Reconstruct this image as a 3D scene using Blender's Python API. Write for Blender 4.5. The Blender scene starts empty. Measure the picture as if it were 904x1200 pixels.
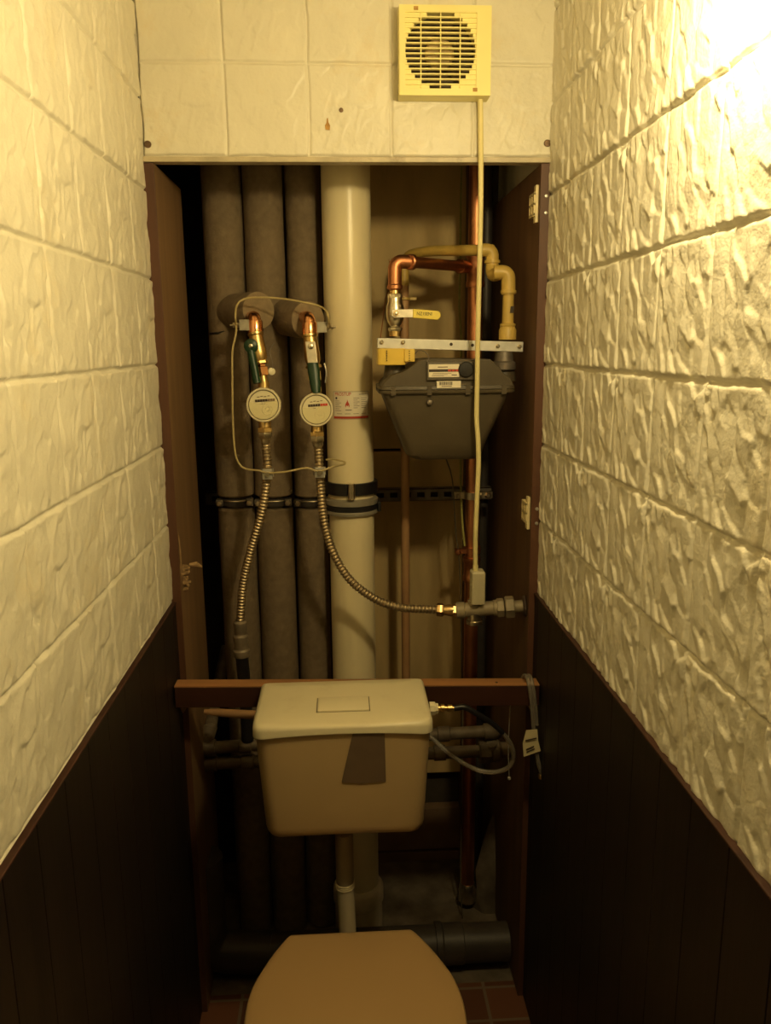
import bpy, bmesh, math, random
import numpy as np
from mathutils import Vector, Matrix

random.seed(3)
rng = np.random.RandomState(7)
COL = bpy.context.scene.collection
SC = bpy.context.scene

# ------------------------------------------------------------------ camera
F, PIT, YAW, ROL, H = 946.3, .2064, .0525, -.0094, 1.58
D = 1.69                       # the plane of the hatch
XL, XR = -.375, .425           # the two side walls
HATCH_TOP = H + .345
CEIL = 2.48
WAIN = 1.035                   # top of the dark wainscot


def cam_axes():
    cy, sy, cp, sp = math.cos(YAW), math.sin(YAW), math.cos(PIT), math.sin(PIT)
    fwd = Vector((sy * cp, cy * cp, -sp))
    right = Vector((cy, -sy, 0))
    up = right.cross(fwd)
    c, s = math.cos(ROL), math.sin(ROL)
    return right * c + up * s, -right * s + up * c, fwd


RI, UP, FW = cam_axes()
cd = bpy.data.cameras.new('camera')
cd.sensor_fit = 'VERTICAL'
cd.sensor_height = 36
cd.lens = F / 1200 * 36
cd.clip_start = .02
cam = bpy.data.objects.new('camera', cd)
COL.objects.link(cam)
M = Matrix((RI, UP, -FW)).transposed().to_4x4()
M.translation = (0, 0, H)
cam.matrix_world = M
SC.camera = cam


def ray(px, py):
    return RI * ((px - 452) / F) + UP * ((600 - py) / F) + FW


def at(px, py, Y):
    d = ray(px, py)
    return Vector((0, 0, H)) + d * (Y / d.y)


def atx(px, py, X):
    d = ray(px, py)
    return Vector((0, 0, H)) + d * (X / d.x)


def atz(px, py, Z):
    d = ray(px, py)
    return Vector((0, 0, H)) + d * ((Z - H) / d.z)


def rpx(n, p):
    """length of n pixels at point p"""
    return n * (p - Vector((0, 0, H))).dot(FW) / F


# --------------------------------------------------------------- materials
def new_mat(name):
    m = bpy.data.materials.new(name)
    m.use_nodes = True
    nt = m.node_tree
    return m, nt, nt.nodes['Principled BSDF']


def mat(name, col, rough=.5, metal=0., var=.12, scale=30., bump=0., bscale=120., stretch=(1, 1, 1), trans=0., dirt=None, dscale=8., spec=.5):
    m, nt, b = new_mat(name)
    N = nt.nodes
    L = nt.links
    tc = N.new('ShaderNodeTexCoord')
    mp = N.new('ShaderNodeMapping')
    mp.inputs['Scale'].default_value = stretch
    L.new(tc.outputs['Object'], mp.inputs['Vector'])
    nz = N.new('ShaderNodeTexNoise')
    nz.inputs['Scale'].default_value = scale
    nz.inputs['Detail'].default_value = 5
    L.new(mp.outputs[0], nz.inputs['Vector'])
    r = N.new('ShaderNodeValToRGB')
    c = Vector(col)
    lo = c * (1 - var)
    hi = c * (1 + var)
    r.color_ramp.elements[0].position = .3
    r.color_ramp.elements[1].position = .7
    r.color_ramp.elements[0].color = (*lo, 1)
    r.color_ramp.elements[1].color = (*[min(1, v) for v in hi], 1)
    L.new(nz.outputs['Fac'], r.inputs[0])
    out = r.outputs[0]
    if dirt:
        n2 = N.new('ShaderNodeTexNoise')
        n2.inputs['Scale'].default_value = dscale
        n2.inputs['Detail'].default_value = 8
        n2.inputs['Roughness'].default_value = .7
        L.new(mp.outputs[0], n2.inputs['Vector'])
        r2 = N.new('ShaderNodeValToRGB')
        r2.color_ramp.elements[0].position = .55
        r2.color_ramp.elements[1].position = .72
        r2.color_ramp.elements[0].color = (0, 0, 0, 1)
        r2.color_ramp.elements[1].color = (dirt[3],) * 3 + (1,)
        L.new(n2.outputs['Fac'], r2.inputs[0])
        mx = N.new('ShaderNodeMixRGB')
        mx.inputs[2].default_value = (*dirt[:3], 1)
        L.new(r2.outputs[0], mx.inputs[0])
        L.new(out, mx.inputs[1])
        out = mx.outputs[0]
    L.new(out, b.inputs['Base Color'])
    b.inputs['Roughness'].default_value = rough
    b.inputs['Metallic'].default_value = metal
    b.inputs['Specular IOR Level'].default_value = spec
    b.inputs['Transmission Weight'].default_value = trans
    if bump:
        nb = N.new('ShaderNodeTexNoise')
        nb.inputs['Scale'].default_value = bscale
        nb.inputs['Detail'].default_value = 4
        L.new(mp.outputs[0], nb.inputs['Vector'])
        bp = N.new('ShaderNodeBump')
        bp.inputs['Strength'].default_value = bump
        bp.inputs['Distance'].default_value = .004
        L.new(nb.outputs['Fac'], bp.inputs['Height'])
        L.new(bp.outputs[0], b.inputs['Normal'])
    return m


TILE = mat('relief tile paint', (.70, .66, .545), .38, var=.05, scale=14, bump=.25, bscale=220, dirt=(.62, .48, .22, .35), dscale=6, spec=.5)
HEADT = mat('flat tile paint', (.72, .68, .565), .42, var=.05, scale=10, bump=.2, bscale=160, dirt=(.66, .5, .25, .35), dscale=9)
PLASTER = mat('plain plaster', (.42, .36, .26), .8, var=.05, scale=6)
WAINM = mat('dark veneer', (.0085, .0045, .0036), .5, var=.45, scale=22, stretch=(1, 1, .06), bump=.12, bscale=60)
FRAMEM = mat('brown laminate', (.1, .042, .022), .5, var=.25, scale=26, stretch=(1, 1, .08), dirt=(.05, .022, .012, .6), dscale=7)
FRAMEI = mat('brown board', (.2, .115, .052), .62, var=.22, scale=20, stretch=(1, 1, .1), dirt=(.07, .03, .016, .7), dscale=5)
FRAMED = mat('shaded brown board', (.125, .066, .032), .66, var=.25, scale=20, stretch=(1, 1, .1), dirt=(.05, .022, .012, .7), dscale=5)  # copy of the brown board, darkened for the lining that is lit less
BATTEN = mat('batten varnish', (.045, .015, .008), .5, var=.25, scale=30, stretch=(.1, 1, 1))  # varnish tone lowered, the dim light on the batten front included
BATTENLIT = mat('lit batten top', (.36, .17, .065), .55, var=.25, scale=30, stretch=(.08, 1, 1))  # same batten wood, light falling on its top painted in
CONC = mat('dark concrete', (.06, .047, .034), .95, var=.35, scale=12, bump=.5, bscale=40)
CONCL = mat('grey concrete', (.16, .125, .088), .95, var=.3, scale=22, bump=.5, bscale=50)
PLY = mat('grey fibreboard', (.62, .45, .21), .8, var=.14, scale=18, stretch=(1, 1, .25), dirt=(.18, .11, .05, .7), dscale=4.5, bump=.15, bscale=70)
PLYD = mat('worn fibreboard', (.22, .135, .075), .85, var=.25, scale=10, dirt=(.08, .045, .02, .8), dscale=4)
FOAM = mat('grey pipe foam', (.185, .135, .082), .85, var=.14, scale=60, bump=.35, bscale=160, dirt=(.06, .05, .04, .5), dscale=12)
FOAMD = mat('foam cut end', (.25, .185, .11), .9, var=.12, scale=60, bump=.3, bscale=200)
PVC = mat('cream plastic pipe', (.82, .71, .46), .32, var=.04, scale=6, dirt=(.6, .5, .3, .3), dscale=5)
PVCG = mat('grey plastic pipe', (.06, .048, .038), .5, var=.2, scale=12, dirt=(.11, .085, .06, .6), dscale=6)
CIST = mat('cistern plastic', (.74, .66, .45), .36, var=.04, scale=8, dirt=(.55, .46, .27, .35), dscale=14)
CISTB = mat('cistern body plastic', (.54, .39, .2), .36, var=.04, scale=8)  # cistern body, darker and more tan than its lid
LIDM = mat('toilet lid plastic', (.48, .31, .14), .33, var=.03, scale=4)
BOWLM = mat('glazed porcelain', (.7, .6, .42), .15, var=.03, scale=4)
FANM = mat('yellowed fan plastic', (.88, .78, .33), .42, var=.04, scale=8)
FAND = mat('fan recess', (.09, .065, .04), .7, var=.3, scale=20)
FANR = mat('fan rotor plastic', (.36, .27, .13), .6, var=.2, scale=20)
CORD = mat('cord plastic', (.76, .66, .32), .45, var=.05, scale=20)
CONNM = mat('connector plastic', (.52, .46, .3), .5, var=.06, scale=20)
COPPER = mat('copper pipe', (.58, .25, .12), .42, 1., var=.2, scale=14, dirt=(.25, .08, .05, .7), dscale=9)
COPPERB = mat('bright copper', (.85, .42, .2), .22, 1., var=.15, scale=40)
BRASS = mat('brass', (.66, .46, .19), .34, 1., var=.2, scale=50, dirt=(.28, .17, .07, .5), dscale=30)
NICK = mat('nickel plate', (.62, .55, .42), .34, 1., var=.18, scale=60)
STEEL = mat('braided steel', (.5, .4, .26), .48, 1., var=.15, scale=80)
ZINC = mat('zinc plate', (.62, .6, .55), .42, .7, var=.08, scale=40, dirt=(.4, .36, .3, .5), dscale=12)
CLAMPM = mat('clamp zinc', (.36, .33, .27), .5, .6, var=.15, scale=60)
DSTEEL = mat('dull steel', (.2, .17, .14), .5, .6, var=.25, scale=40, dirt=(.12, .08, .05, .6), dscale=20)
VALVEM = mat('olive grey paint', (.27, .22, .14), .55, .1, var=.2, scale=30)
GALV = mat('old grey pipe paint', (.15, .115, .075), .6, .15, var=.25, scale=30, dirt=(.12, .07, .04, .7), dscale=14, bump=.3, bscale=60)
DARKP = mat('dark grey pipe', (.055, .045, .038), .5, .2, var=.25, scale=20)
YELP = mat('yellow pipe paint', (.58, .40, .1), .42, var=.1, scale=20, dirt=(.42, .25, .06, .5), dscale=14)
TANP = mat('yellow lever sleeve', (.85, .68, .1), .4, var=.04, scale=20)
YELB = mat('yellow plastic seal', (.74, .52, .1), .45, var=.06, scale=20)
METER = mat('grey meter paint', (.088, .067, .039), .42, var=.08, scale=20, bump=.06, bscale=200)
METERD = mat('meter plate', (.11, .09, .065), .4, var=.1, scale=30)
BLACK = mat('black plastic', (.014, .012, .011), .4, var=.2, scale=30)
GREEN = mat('green lever sleeve', (.006, .034, .012), .4, var=.12, scale=30)
DIAL = mat('dial plastic', (.72, .66, .46), .35, var=.03, scale=20)
DIALL = mat('dial cover', (.66, .59, .35), .35, var=.03, scale=20)
RINGM = mat('dial ring', (.68, .61, .43), .4, var=.05, scale=20)
PAPER = mat('sticker paper', (.84, .76, .6), .5, var=.03, scale=20)
RED = mat('red print', (.55, .06, .025), .5, var=.08, scale=40)
INK = mat('dark print', (.05, .03, .02), .6, var=.1, scale=40)
GREY = mat('grey print', (.22, .15, .085), .6, var=.1, scale=40)
TAPE = mat('brown tape', (.16, .11, .07), .42, var=.08, scale=30)
WIRE = mat('tan wire', (.42, .33, .15), .5, var=.1, scale=40)
WIREG = mat('green and yellow wire', (.34, .32, .08), .5, var=.2, scale=60)
WIRED = mat('dark wire', (.12, .095, .06), .5, var=.2, scale=60)
RUBBER = mat('black rubber', (.012, .011, .012), .38, var=.2, scale=30)
RINGG = mat('grey ring', (.3, .27, .21), .4, .2, var=.1, scale=30)
TANSHADE = mat('tan and shaded yellow paint', (.46, .26, .12), .5, var=.1, scale=16, dirt=(.5, .34, .12, .6), dscale=10)  # tan for the pipe end, and yellow paint with its shade mixed in
SCREWM = mat('rusty screw', (.16, .1, .06), .5, .6, var=.3, scale=90)
HINGE = mat('hinge plastic', (.76, .64, .36), .4, var=.05, scale=40)
CHIPW = mat('splintered wood', (.36, .23, .11), .8, var=.3, scale=60, bump=.6, bscale=120)
RUST = mat('bare patch', (.45, .25, .07), .8, var=.3, scale=60)
TAGM = mat('paper tag', (.55, .47, .27), .7, var=.08, scale=40)
GROOVE = mat('cistern seam', (.22, .18, .1), .6, var=.05, scale=30)
FOILM = mat('limescale', (.5, .4, .25), .8, var=.3, scale=80, bump=.5, bscale=100)

m, nt, b = new_mat('clear hose plastic')
b.inputs['Base Color'].default_value = (.62, .56, .47, 1)
b.inputs['Roughness'].default_value = .15
b.inputs['Transmission Weight'].default_value = .8
b.inputs['IOR'].default_value = 1.4
nz = nt.nodes.new('ShaderNodeTexNoise')
nz.inputs['Scale'].default_value = 60
bp = nt.nodes.new('ShaderNodeBump')
bp.inputs['Strength'].default_value = .2
bp.inputs['Distance'].default_value = .002
nt.links.new(nz.outputs['Fac'], bp.inputs['Height'])
nt.links.new(bp.outputs[0], b.inputs['Normal'])
CLEAR = m

# floor: small red brown tiles
m, nt, b = new_mat('red brown floor tiles')
tc = nt.nodes.new('ShaderNodeTexCoord')
br = nt.nodes.new('ShaderNodeTexBrick')
br.offset = 0
br.inputs['Scale'].default_value = 1
br.inputs['Brick Width'].default_value = .1
br.inputs['Row Height'].default_value = .1
br.inputs['Mortar Size'].default_value = .004
br.inputs['Color1'].default_value = (.2, .08, .042, 1)
br.inputs['Color2'].default_value = (.12, .048, .027, 1)
br.inputs['Mortar'].default_value = (.2, .15, .1, 1)
nt.links.new(tc.outputs['Object'], br.inputs['Vector'])
nt.links.new(br.outputs['Color'], b.inputs['Base Color'])
b.inputs['Roughness'].default_value = .45
FLOORM = m


# ------------------------------------------------------------ mesh builder
def frame_of(t):
    t = t.normalized()
    a = Vector((0, 0, 1)) if abs(t.z) < .9 else Vector((1, 0, 0))
    u = t.cross(a).normalized()
    return u, t.cross(u).normalized()


def smooth_path(pts, step=.008):
    P = [Vector(p) for p in pts]
    P = [P[0] * 2 - P[1]] + P + [P[-1] * 2 - P[-2]]
    out = []
    for i in range(1, len(P) - 2):
        a, b_, c, d = P[i - 1:i + 3]
        n = max(2, int((c - b_).length / step))
        for k in range(n):
            t = k / n
            out.append(.5 * ((2 * b_) + (c - a) * t + (2 * a - 5 * b_ + 4 * c - d) * t * t + (3 * b_ - a - 3 * c + d) * t ** 3))
    out.append(P[-2])
    return out


def round_path(pts, r, n=8):
    """polyline with its corners rounded by radius r"""
    P = [Vector(p) for p in pts]
    out = [P[0]]
    for i in range(1, len(P) - 1):
        a = (P[i - 1] - P[i])
        c = (P[i + 1] - P[i])
        rr = min(r, a.length * .49, c.length * .49)
        p0 = P[i] + a.normalized() * rr
        p1 = P[i] + c.normalized() * rr
        for k in range(n + 1):
            t = k / n
            out.append(p0 * (1 - t) ** 2 + P[i] * 2 * t * (1 - t) + p1 * t * t)
    out.append(P[-1])
    return out


class MB:
    def __init__(s):
        s.v, s.f, s.mi = [], [], []
        s.mats = []

    def _m(s, m):
        if m is None:
            return 0
        if m not in s.mats:
            s.mats.append(m)
        return s.mats.index(m)

    def add(s, vs, fs, m=None):
        o = len(s.v)
        s.v += [Vector(v) for v in vs]
        s.f += [tuple(i + o for i in f) for f in fs]
        s.mi += [s._m(m)] * len(fs)
        return s

    def box(s, a, b, m=None, taper=None):
        x0, y0, z0 = [min(p, q) for p, q in zip(a, b)]
        x1, y1, z1 = [max(p, q) for p, q in zip(a, b)]
        vs = [(x0, y0, z0), (x1, y0, z0), (x1, y1, z0), (x0, y1, z0), (x0, y0, z1), (x1, y0, z1), (x1, y1, z1), (x0, y1, z1)]
        return s.add(vs, [(3, 2, 1, 0), (4, 5, 6, 7), (0, 1, 5, 4), (1, 2, 6, 5), (2, 3, 7, 6), (3, 0, 4, 7)], m)

    def obox(s, c, u, v, w, m=None):
        """oriented box: centre and three half vectors"""
        c, u, v, w = map(Vector, (c, u, v, w))
        if u.cross(v).dot(w) < 0:
            w = -w
        vs = [c + u * a + v * b_ + w * d for d in (-1, 1) for a, b_ in ((-1, -1), (1, -1), (1, 1), (-1, 1))]
        return s.add(vs, [(3, 2, 1, 0), (4, 5, 6, 7), (0, 1, 5, 4), (1, 2, 6, 5), (2, 3, 7, 6), (3, 0, 4, 7)], m)

    def tube(s, pts, r, n=16, m=None, cap=True):
        P = [Vector(p) for p in pts]
        R = r if isinstance(r, (list, tuple)) else [r] * len(P)
        t0 = (P[1] - P[0]).normalized()
        u, w = frame_of(t0)
        rings = []
        prev = t0
        for i, p in enumerate(P):
            t = (P[min(i + 1, len(P) - 1)] - P[max(i - 1, 0)]).normalized()
            ax = prev.cross(t)
            if ax.length > 1e-7:
                q = Matrix.Rotation(prev.angle(t), 3, ax.normalized())
                u = q @ u
                w = q @ w
            prev = t
            rings.append([p + (u * math.cos(2 * math.pi * k / n) + w * math.sin(2 * math.pi * k / n)) * R[i] for k in range(n)])
        vs = [v for g in rings for v in g]
        fs = []
        for i in range(len(P) - 1):
            for k in range(n):
                a, b_ = i * n + k, i * n + (k + 1) % n
                fs.append((a, b_, b_ + n, a + n))
        if cap:
            fs.append(tuple(range(n - 1, -1, -1)))
            fs.append(tuple((len(P) - 1) * n + k for k in range(n)))
        return s.add(vs, fs, m)

    def cyl(s, a, b, r, n=20, m=None, r2=None):
        return s.tube([a, b], [r, r if r2 is None else r2], n, m)

    def lathe(s, o, ax, prof, n=24, m=None):
        """prof: list of (radius, distance along ax)"""
        o = Vector(o)
        ax = Vector(ax).normalized()
        u, w = frame_of(ax)
        vs = []
        for r, t in prof:
            for k in range(n):
                a = 2 * math.pi * k / n
                vs.append(o + ax * t + (u * math.cos(a) + w * math.sin(a)) * r)
        fs = []
        for i in range(len(prof) - 1):
            for k in range(n):
                a, b_ = i * n + k, i * n + (k + 1) % n
                fs.append((a, b_, b_ + n, a + n))
        if prof[0][0] > 1e-6:
            fs.append(tuple(range(n - 1, -1, -1)))
        if prof[-1][0] > 1e-6:
            fs.append(tuple((len(prof) - 1) * n + k for k in range(n)))
        return s.add(vs, fs, m)

    def ring(s, o, ax, r, t, n=32, k=10, m=None):
        """torus of section radius t"""
        o = Vector(o)
        ax = Vector(ax).normalized()
        u, w = frame_of(ax)
        vs = []
        for i in range(n):
            a = 2 * math.pi * i / n
            d = u * math.cos(a) + w * math.sin(a)
            for j in range(k):
                c = 2 * math.pi * j / k
                vs.append(o + d * (r + t * math.cos(c)) + ax * t * math.sin(c))
        fs = [(i * k + j, ((i + 1) % n) * k + j, ((i + 1) % n) * k + (j + 1) % k, i * k + (j + 1) % k) for i in range(n) for j in range(k)]
        return s.add(vs, fs, m)

    def prism(s, poly, ext, m=None):
        P = [Vector(p) for p in poly]
        e = Vector(ext)
        n = len(P)
        nrm = Vector((0, 0, 0))
        for i in range(n):
            nrm += P[i].cross(P[(i + 1) % n])
        if nrm.dot(e) < 0:
            P.reverse()
        vs = P + [p + e for p in P]
        fs = [tuple(range(n - 1, -1, -1)), tuple(range(n, 2 * n))]
        fs += [(i, (i + 1) % n, (i + 1) % n + n, i + n) for i in range(n)]
        return s.add(vs, fs, m)

    def loft(s, loops, m=None, cap=True):
        n = len(loops[0])
        vs = [v for l in loops for v in l]
        fs = []
        for i in range(len(loops) - 1):
            for k in range(n):
                a, b_ = i * n + k, i * n + (k + 1) % n
                fs.append((a, b_, b_ + n, a + n))
        if cap:
            fs.append(tuple(range(n - 1, -1, -1)))
            fs.append(tuple((len(loops) - 1) * n + k for k in range(n)))
        return s.add(vs, fs, m)

    def build(s, name, m, parent=None, bevel=0, seg=2, angle=35, fix=False):
        if parent is None:
            xs = [v.x for v in s.v]
            ys = [v.y for v in s.v]
            org = Vector(((min(xs) + max(xs)) / 2, (min(ys) + max(ys)) / 2, min(v.z for v in s.v)))
        else:
            org = Vector(parent['_o'])
        me = bpy.data.meshes.new(name)
        me.from_pydata([v - org for v in s.v], [], s.f)
        mats = s.mats if s.mats else [m]
        for q in mats:
            me.materials.append(q)
        if s.mats:
            me.polygons.foreach_set('material_index', s.mi)
        if fix:
            bm = bmesh.new()
            bm.from_mesh(me)
            bmesh.ops.recalc_face_normals(bm, faces=bm.faces)
            bm.to_mesh(me)
            bm.free()
        me.polygons.foreach_set('use_smooth', [True] * len(me.polygons))
        me.set_sharp_from_angle(angle=math.radians(angle))
        o = bpy.data.objects.new(name, me)
        COL.objects.link(o)
        o['_o'] = tuple(org)
        if parent is not None:
            o.parent = parent
        else:
            o.location = org
        if bevel:
            bv = o.modifiers.new('bevel', 'BEVEL')
            bv.width = bevel
            bv.segments = seg
            bv.limit_method = 'ANGLE'
            bv.angle_limit = math.radians(40)
            bv.harden_normals = True
        return o


def thing(name, label, cat, loc, group=None):
    o = bpy.data.objects.new(name, None)
    o.empty_display_size = .05
    COL.objects.link(o)
    o.location = loc
    o['_o'] = tuple(loc)
    return tag(o, label, cat, group)


def tag(o, label, cat, group=None):
    o['label'] = label
    o['category'] = cat
    if group:
        o['group'] = group
    return o


def struct(o):
    o['kind'] = 'structure'
    return o


def text_into(mb, s, origin, right, up, size, m, wrap=None, bold=.006):
    """flat lettering, added to mb as polygons; wrap maps (u, v) to a point"""
    cu = bpy.data.curves.new('t', 'FONT')
    cu.body = s
    cu.size = size
    cu.resolution_u = 3
    cu.offset = bold * size
    to = bpy.data.objects.new('t', cu)
    COL.objects.link(to)
    dg = bpy.context.evaluated_depsgraph_get()
    me = bpy.data.meshes.new_from_object(to.evaluated_get(dg))
    vs = [v.co.copy() for v in me.vertices]
    fs = [tuple(p.vertices) for p in me.polygons]
    bpy.data.objects.remove(to)
    bpy.data.curves.remove(cu)
    bpy.data.meshes.remove(me)
    if wrap:
        pts = [wrap(v.x, v.y) for v in vs]
    else:
        pts = [Vector(origin) + Vector(right) * v.x + Vector(up) * v.y for v in vs]
    mb.add(pts, fs, m)


# ------------------------------------------------- the relief of the tiles
def lattice(n):
    return rng.rand(n, n)


def vnoise(u, v, L):
    n = L.shape[0]
    i, j = np.floor(u).astype(int), np.floor(v).astype(int)
    a, c = u - i, v - j
    a, c = a * a * (3 - 2 * a), c * c * (3 - 2 * c)
    g = lambda p, q: L[p % n, q % n]
    return (g(i, j) * (1 - a) + g(i + 1, j) * a) * (1 - c) + (g(i, j + 1) * (1 - a) + g(i + 1, j + 1) * a) * c


def relief_tile(n=112, cells=62, sharp=2.2):
    """one chipped stone tile, heights 0..1, n by n samples over the unit square"""
    g = (np.arange(n) + .5) / n
    U, V = np.meshgrid(g, g, indexing='ij')
    L1, L2, L3 = lattice(5), lattice(9), lattice(24)
    wu = U + .09 * (vnoise(U * 5, V * 5, L1) - .5) + .05 * (vnoise(U * 9, V * 9, L2) - .5)
    wv = V + .09 * (vnoise(U * 5 + 2.3, V * 5 + 1.1, L1) - .5) + .05 * (vnoise(U * 9 + 4.2, V * 9 + 3.7, L2) - .5)
    # long chips that lean: shear and stretch the plane
    a = wu * 1.7 - wv * .75
    c = wv * .95 + wu * .35
    pc = rng.rand(cells, 2) * [2.7, 1.5] + [-.9, -.1]
    sl = (rng.rand(cells, 2) - .5) * 2
    of = rng.rand(cells)
    num = np.zeros_like(U)
    den = np.zeros_like(U)
    dmin = np.full_like(U, 9.)
    ds = []
    for k in range(cells):
        d = np.hypot(a - pc[k, 0], c - pc[k, 1])
        ds.append(d)
        dmin = np.minimum(dmin, d)
    for k in range(cells):
        w = np.exp(-(ds[k] - dmin) * 70 * sharp)
        h = of[k] * .75 + sl[k, 0] * (a - pc[k, 0]) * 3.4 + sl[k, 1] * (c - pc[k, 1]) * 2.6
        num += w * h
        den += w
    h = num / den
    h = h + .16 * (vnoise(U * 24, V * 24, L3) - .5) + .25 * (vnoise(U * 9, V * 9, L2) - .5)
    h = (h - h.min()) / (h.max() - h.min())
    e = np.minimum(np.minimum(U, 1 - U), np.minimum(V, 1 - V))
    return h * (.25 + .75 * np.clip(e / .035, 0, 1))


TILES_R = [relief_tile() for _ in range(2)]
TILES_L = [relief_tile(cells=90, sharp=.8) for _ in range(2)]


def relief_sheet(name, m, P0, eu, ev, en, nu, nv, lu, lv, u0, v0, tu, tv, amp, joint, jdepth, tiles, slab, wob=.0012):
    """grid in the plane P0 + u*eu + v*ev, pushed out along en; slab adds solid boxes behind it"""
    u = np.linspace(0, lu, nu)
    v = np.linspace(0, lv, nv)
    U, V = np.meshgrid(u, v, indexing='ij')
    LW = lattice(40)
    uu = (U - u0) + wob * 2 * (vnoise(U * 18, V * 18, LW) - .5)
    vv = (V - v0) + wob * 2 * (vnoise(U * 18 + 7, V * 18 + 3, LW) - .5)
    iu = np.floor(uu / tu).astype(int)
    iv = np.floor(vv / tv).astype(int)
    fu = uu / tu - iu
    fv = vv / tv - iv
    h = np.zeros_like(U)
    n = tiles[0].shape[0]
    x = np.clip(fu * n - .5, 0, n - 1.001)
    y = np.clip(fv * n - .5, 0, n - 1.001)
    i, j = x.astype(int), y.astype(int)
    a, c = x - i, y - j
    for k, T in enumerate(tiles):
        s = (T[i, j] * (1 - a) * (1 - c) + T[i + 1, j] * a * (1 - c) + T[i, j + 1] * (1 - a) * c + T[i + 1, j + 1] * a * c)
        h = np.where((iu * 3 + iv * 1) % len(tiles) == k, s, h)
    e = np.minimum(np.minimum(fu, 1 - fu) * tu, np.minimum(fv, 1 - fv) * tv)
    g = np.clip(1 - e / joint, 0, 1)
    tj = rng.rand(64, 64)[iu % 64, iv % 64]
    hh = amp * h + (tj - .5) * .0008 - jdepth * np.sqrt(g)
    P0, eu, ev, en = [np.array(q, float) for q in (P0, eu, ev, en)]
    pts = P0 + U[..., None] * eu + V[..., None] * ev + hh[..., None] * en
    vs = pts.reshape(-1, 3)
    idx = np.arange(nu * nv).reshape(nu, nv)
    q = np.stack([idx[:-1, :-1], idx[1:, :-1], idx[1:, 1:], idx[:-1, 1:]], -1).reshape(-1, 4)
    if np.dot(np.cross(eu, ev), en) < 0:
        q = q[:, ::-1]
    sv, sq = [], []
    o = len(vs)
    for (a0, b0) in slab:
        mb = MB().box(a0, b0)
        sv += [tuple(p) for p in mb.v]
        sq += [[k + o for k in f] for f in mb.f]
        o += 8
    allv = np.vstack([vs, np.array(sv)])
    allq = np.vstack([q, np.array(sq)])
    me = bpy.data.meshes.new(name)
    me.vertices.add(len(allv))
    me.vertices.foreach_set('co', allv.astype(np.float32).ravel())
    me.loops.add(len(allq) * 4)
    me.loops.foreach_set('vertex_index', allq.astype(np.int32).ravel())
    me.polygons.add(len(allq))
    me.polygons.foreach_set('loop_start', np.arange(0, len(allq) * 4, 4, dtype=np.int32))
    sm = np.ones(len(allq), bool)
    sm[len(q):] = False
    me.polygons.foreach_set('use_smooth', sm)
    me.update(calc_edges=True)
    me.validate()
    me.materials.append(m)
    ob = bpy.data.objects.new(name, me)
    COL.objects.link(ob)
    ob['_o'] = (0, 0, 0)
    return struct(ob)


TU, TV = .1552, .1669
zB = H - .0464
Y0 = .1
z0 = WAIN - .01
relief_sheet('wall_right', TILE, (XR, Y0, z0), (0, 1, 0), (0, 0, 1), (-1, 0, 0), 690, 620, D - Y0, CEIL - z0,
             1.5516 - Y0, zB - z0, TU, TV, .0068, .0034, .0042, TILES_R,
             [((XR + .005, -.5, -.06), (XR + .08, D + .6, CEIL)), ((XR, -.5, z0), (XR + .01, Y0, CEIL))])
relief_sheet('wall_left', TILE, (XL, Y0, z0), (0, 1, 0), (0, 0, 1), (1, 0, 0), 640, 580, D - Y0, CEIL - z0,
             1.5591 - Y0, zB + .0072 - z0, TU, TV, .0058, .0032, .0042, TILES_L,
             [((XL - .08, -.5, -.06), (XL - .005, D, CEIL)), ((XL - .01, -.5, z0), (XL, Y0, CEIL))])
# tiled panel over the hatch
hz = HATCH_TOP + .012
pj = at(264, 130, D)
pz = at(360, 74, D)
relief_sheet('wall_upper', HEADT, (XL + .004, D, hz), (1, 0, 0), (0, 0, 1), (0, -1, 0), 460, 320, XR - XL - .004, CEIL - hz,
             pj.x - XL - .004, pz.z - hz, at(457, 130, D).x - at(360, 130, D).x, .167, .0030, .0030, .0044, TILES_L,
             [((XL, D + .004, hz), (XR, D + .02, CEIL))])
wu_ = bpy.data.objects['wall_upper']

# screws of that panel and the marks on it
for i, (px, py) in enumerate(((173, 169), (642, 168))):
    p = at(px, py, D - .002)
    mb = MB().lathe(p + Vector((0, .004, 0)), (0, -1, 0), [(.0075, 0), (.0075, .003), (.006, .0055), (.002, .006)], 16)
    mb.obox(p + Vector((0, -.0022, 0)), (.005, 0, .0012), (0, .0004, 0), (-.0003, 0, .0009), None)
    o = mb.build('screw', SCREWM, wu_)
mb = MB()
p = at(400, 129, D - .0025)
mb.lathe(p, (0, -1, 0), [(.0045, 0), (.0042, .0006), (.001, .0007)], 9)
mb.build('plugged_hole', SCREWM, wu_)
p = at(384, 146, D - .0025)
mb = MB().prism([p + Vector((a, 0, c)) for a, c in ((-.004, -.009), (.004, -.010), (.005, -.002), (.002, .004), (.001, .012), (-.001, .011), (-.002, .003), (-.005, -.002))], (0, -.0008, 0))
mb.build('chipped_patch', RUST, wu_)

# floor, ceiling, wall behind the camera, shaft
struct(MB().box((XL - .08, -.5, -.06), (XR + .08, 1.735, 0)).build('floor', FLOORM))
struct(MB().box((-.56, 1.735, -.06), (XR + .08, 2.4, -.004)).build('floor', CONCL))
struct(MB().box((-.6, -.5, CEIL), (XR + .08, 2.4, CEIL + .06)).build('ceiling', PLASTER))
struct(MB().box((XL - .08, -.56, -.06), (XR + .08, -.5, CEIL)).build('wall_front', WAINM))
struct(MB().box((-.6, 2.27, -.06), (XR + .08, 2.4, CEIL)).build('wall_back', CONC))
struct(MB().box((-.6, D, -.06), (-.52, 2.27, CEIL)).build('wall_shaft', CONC))
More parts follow.
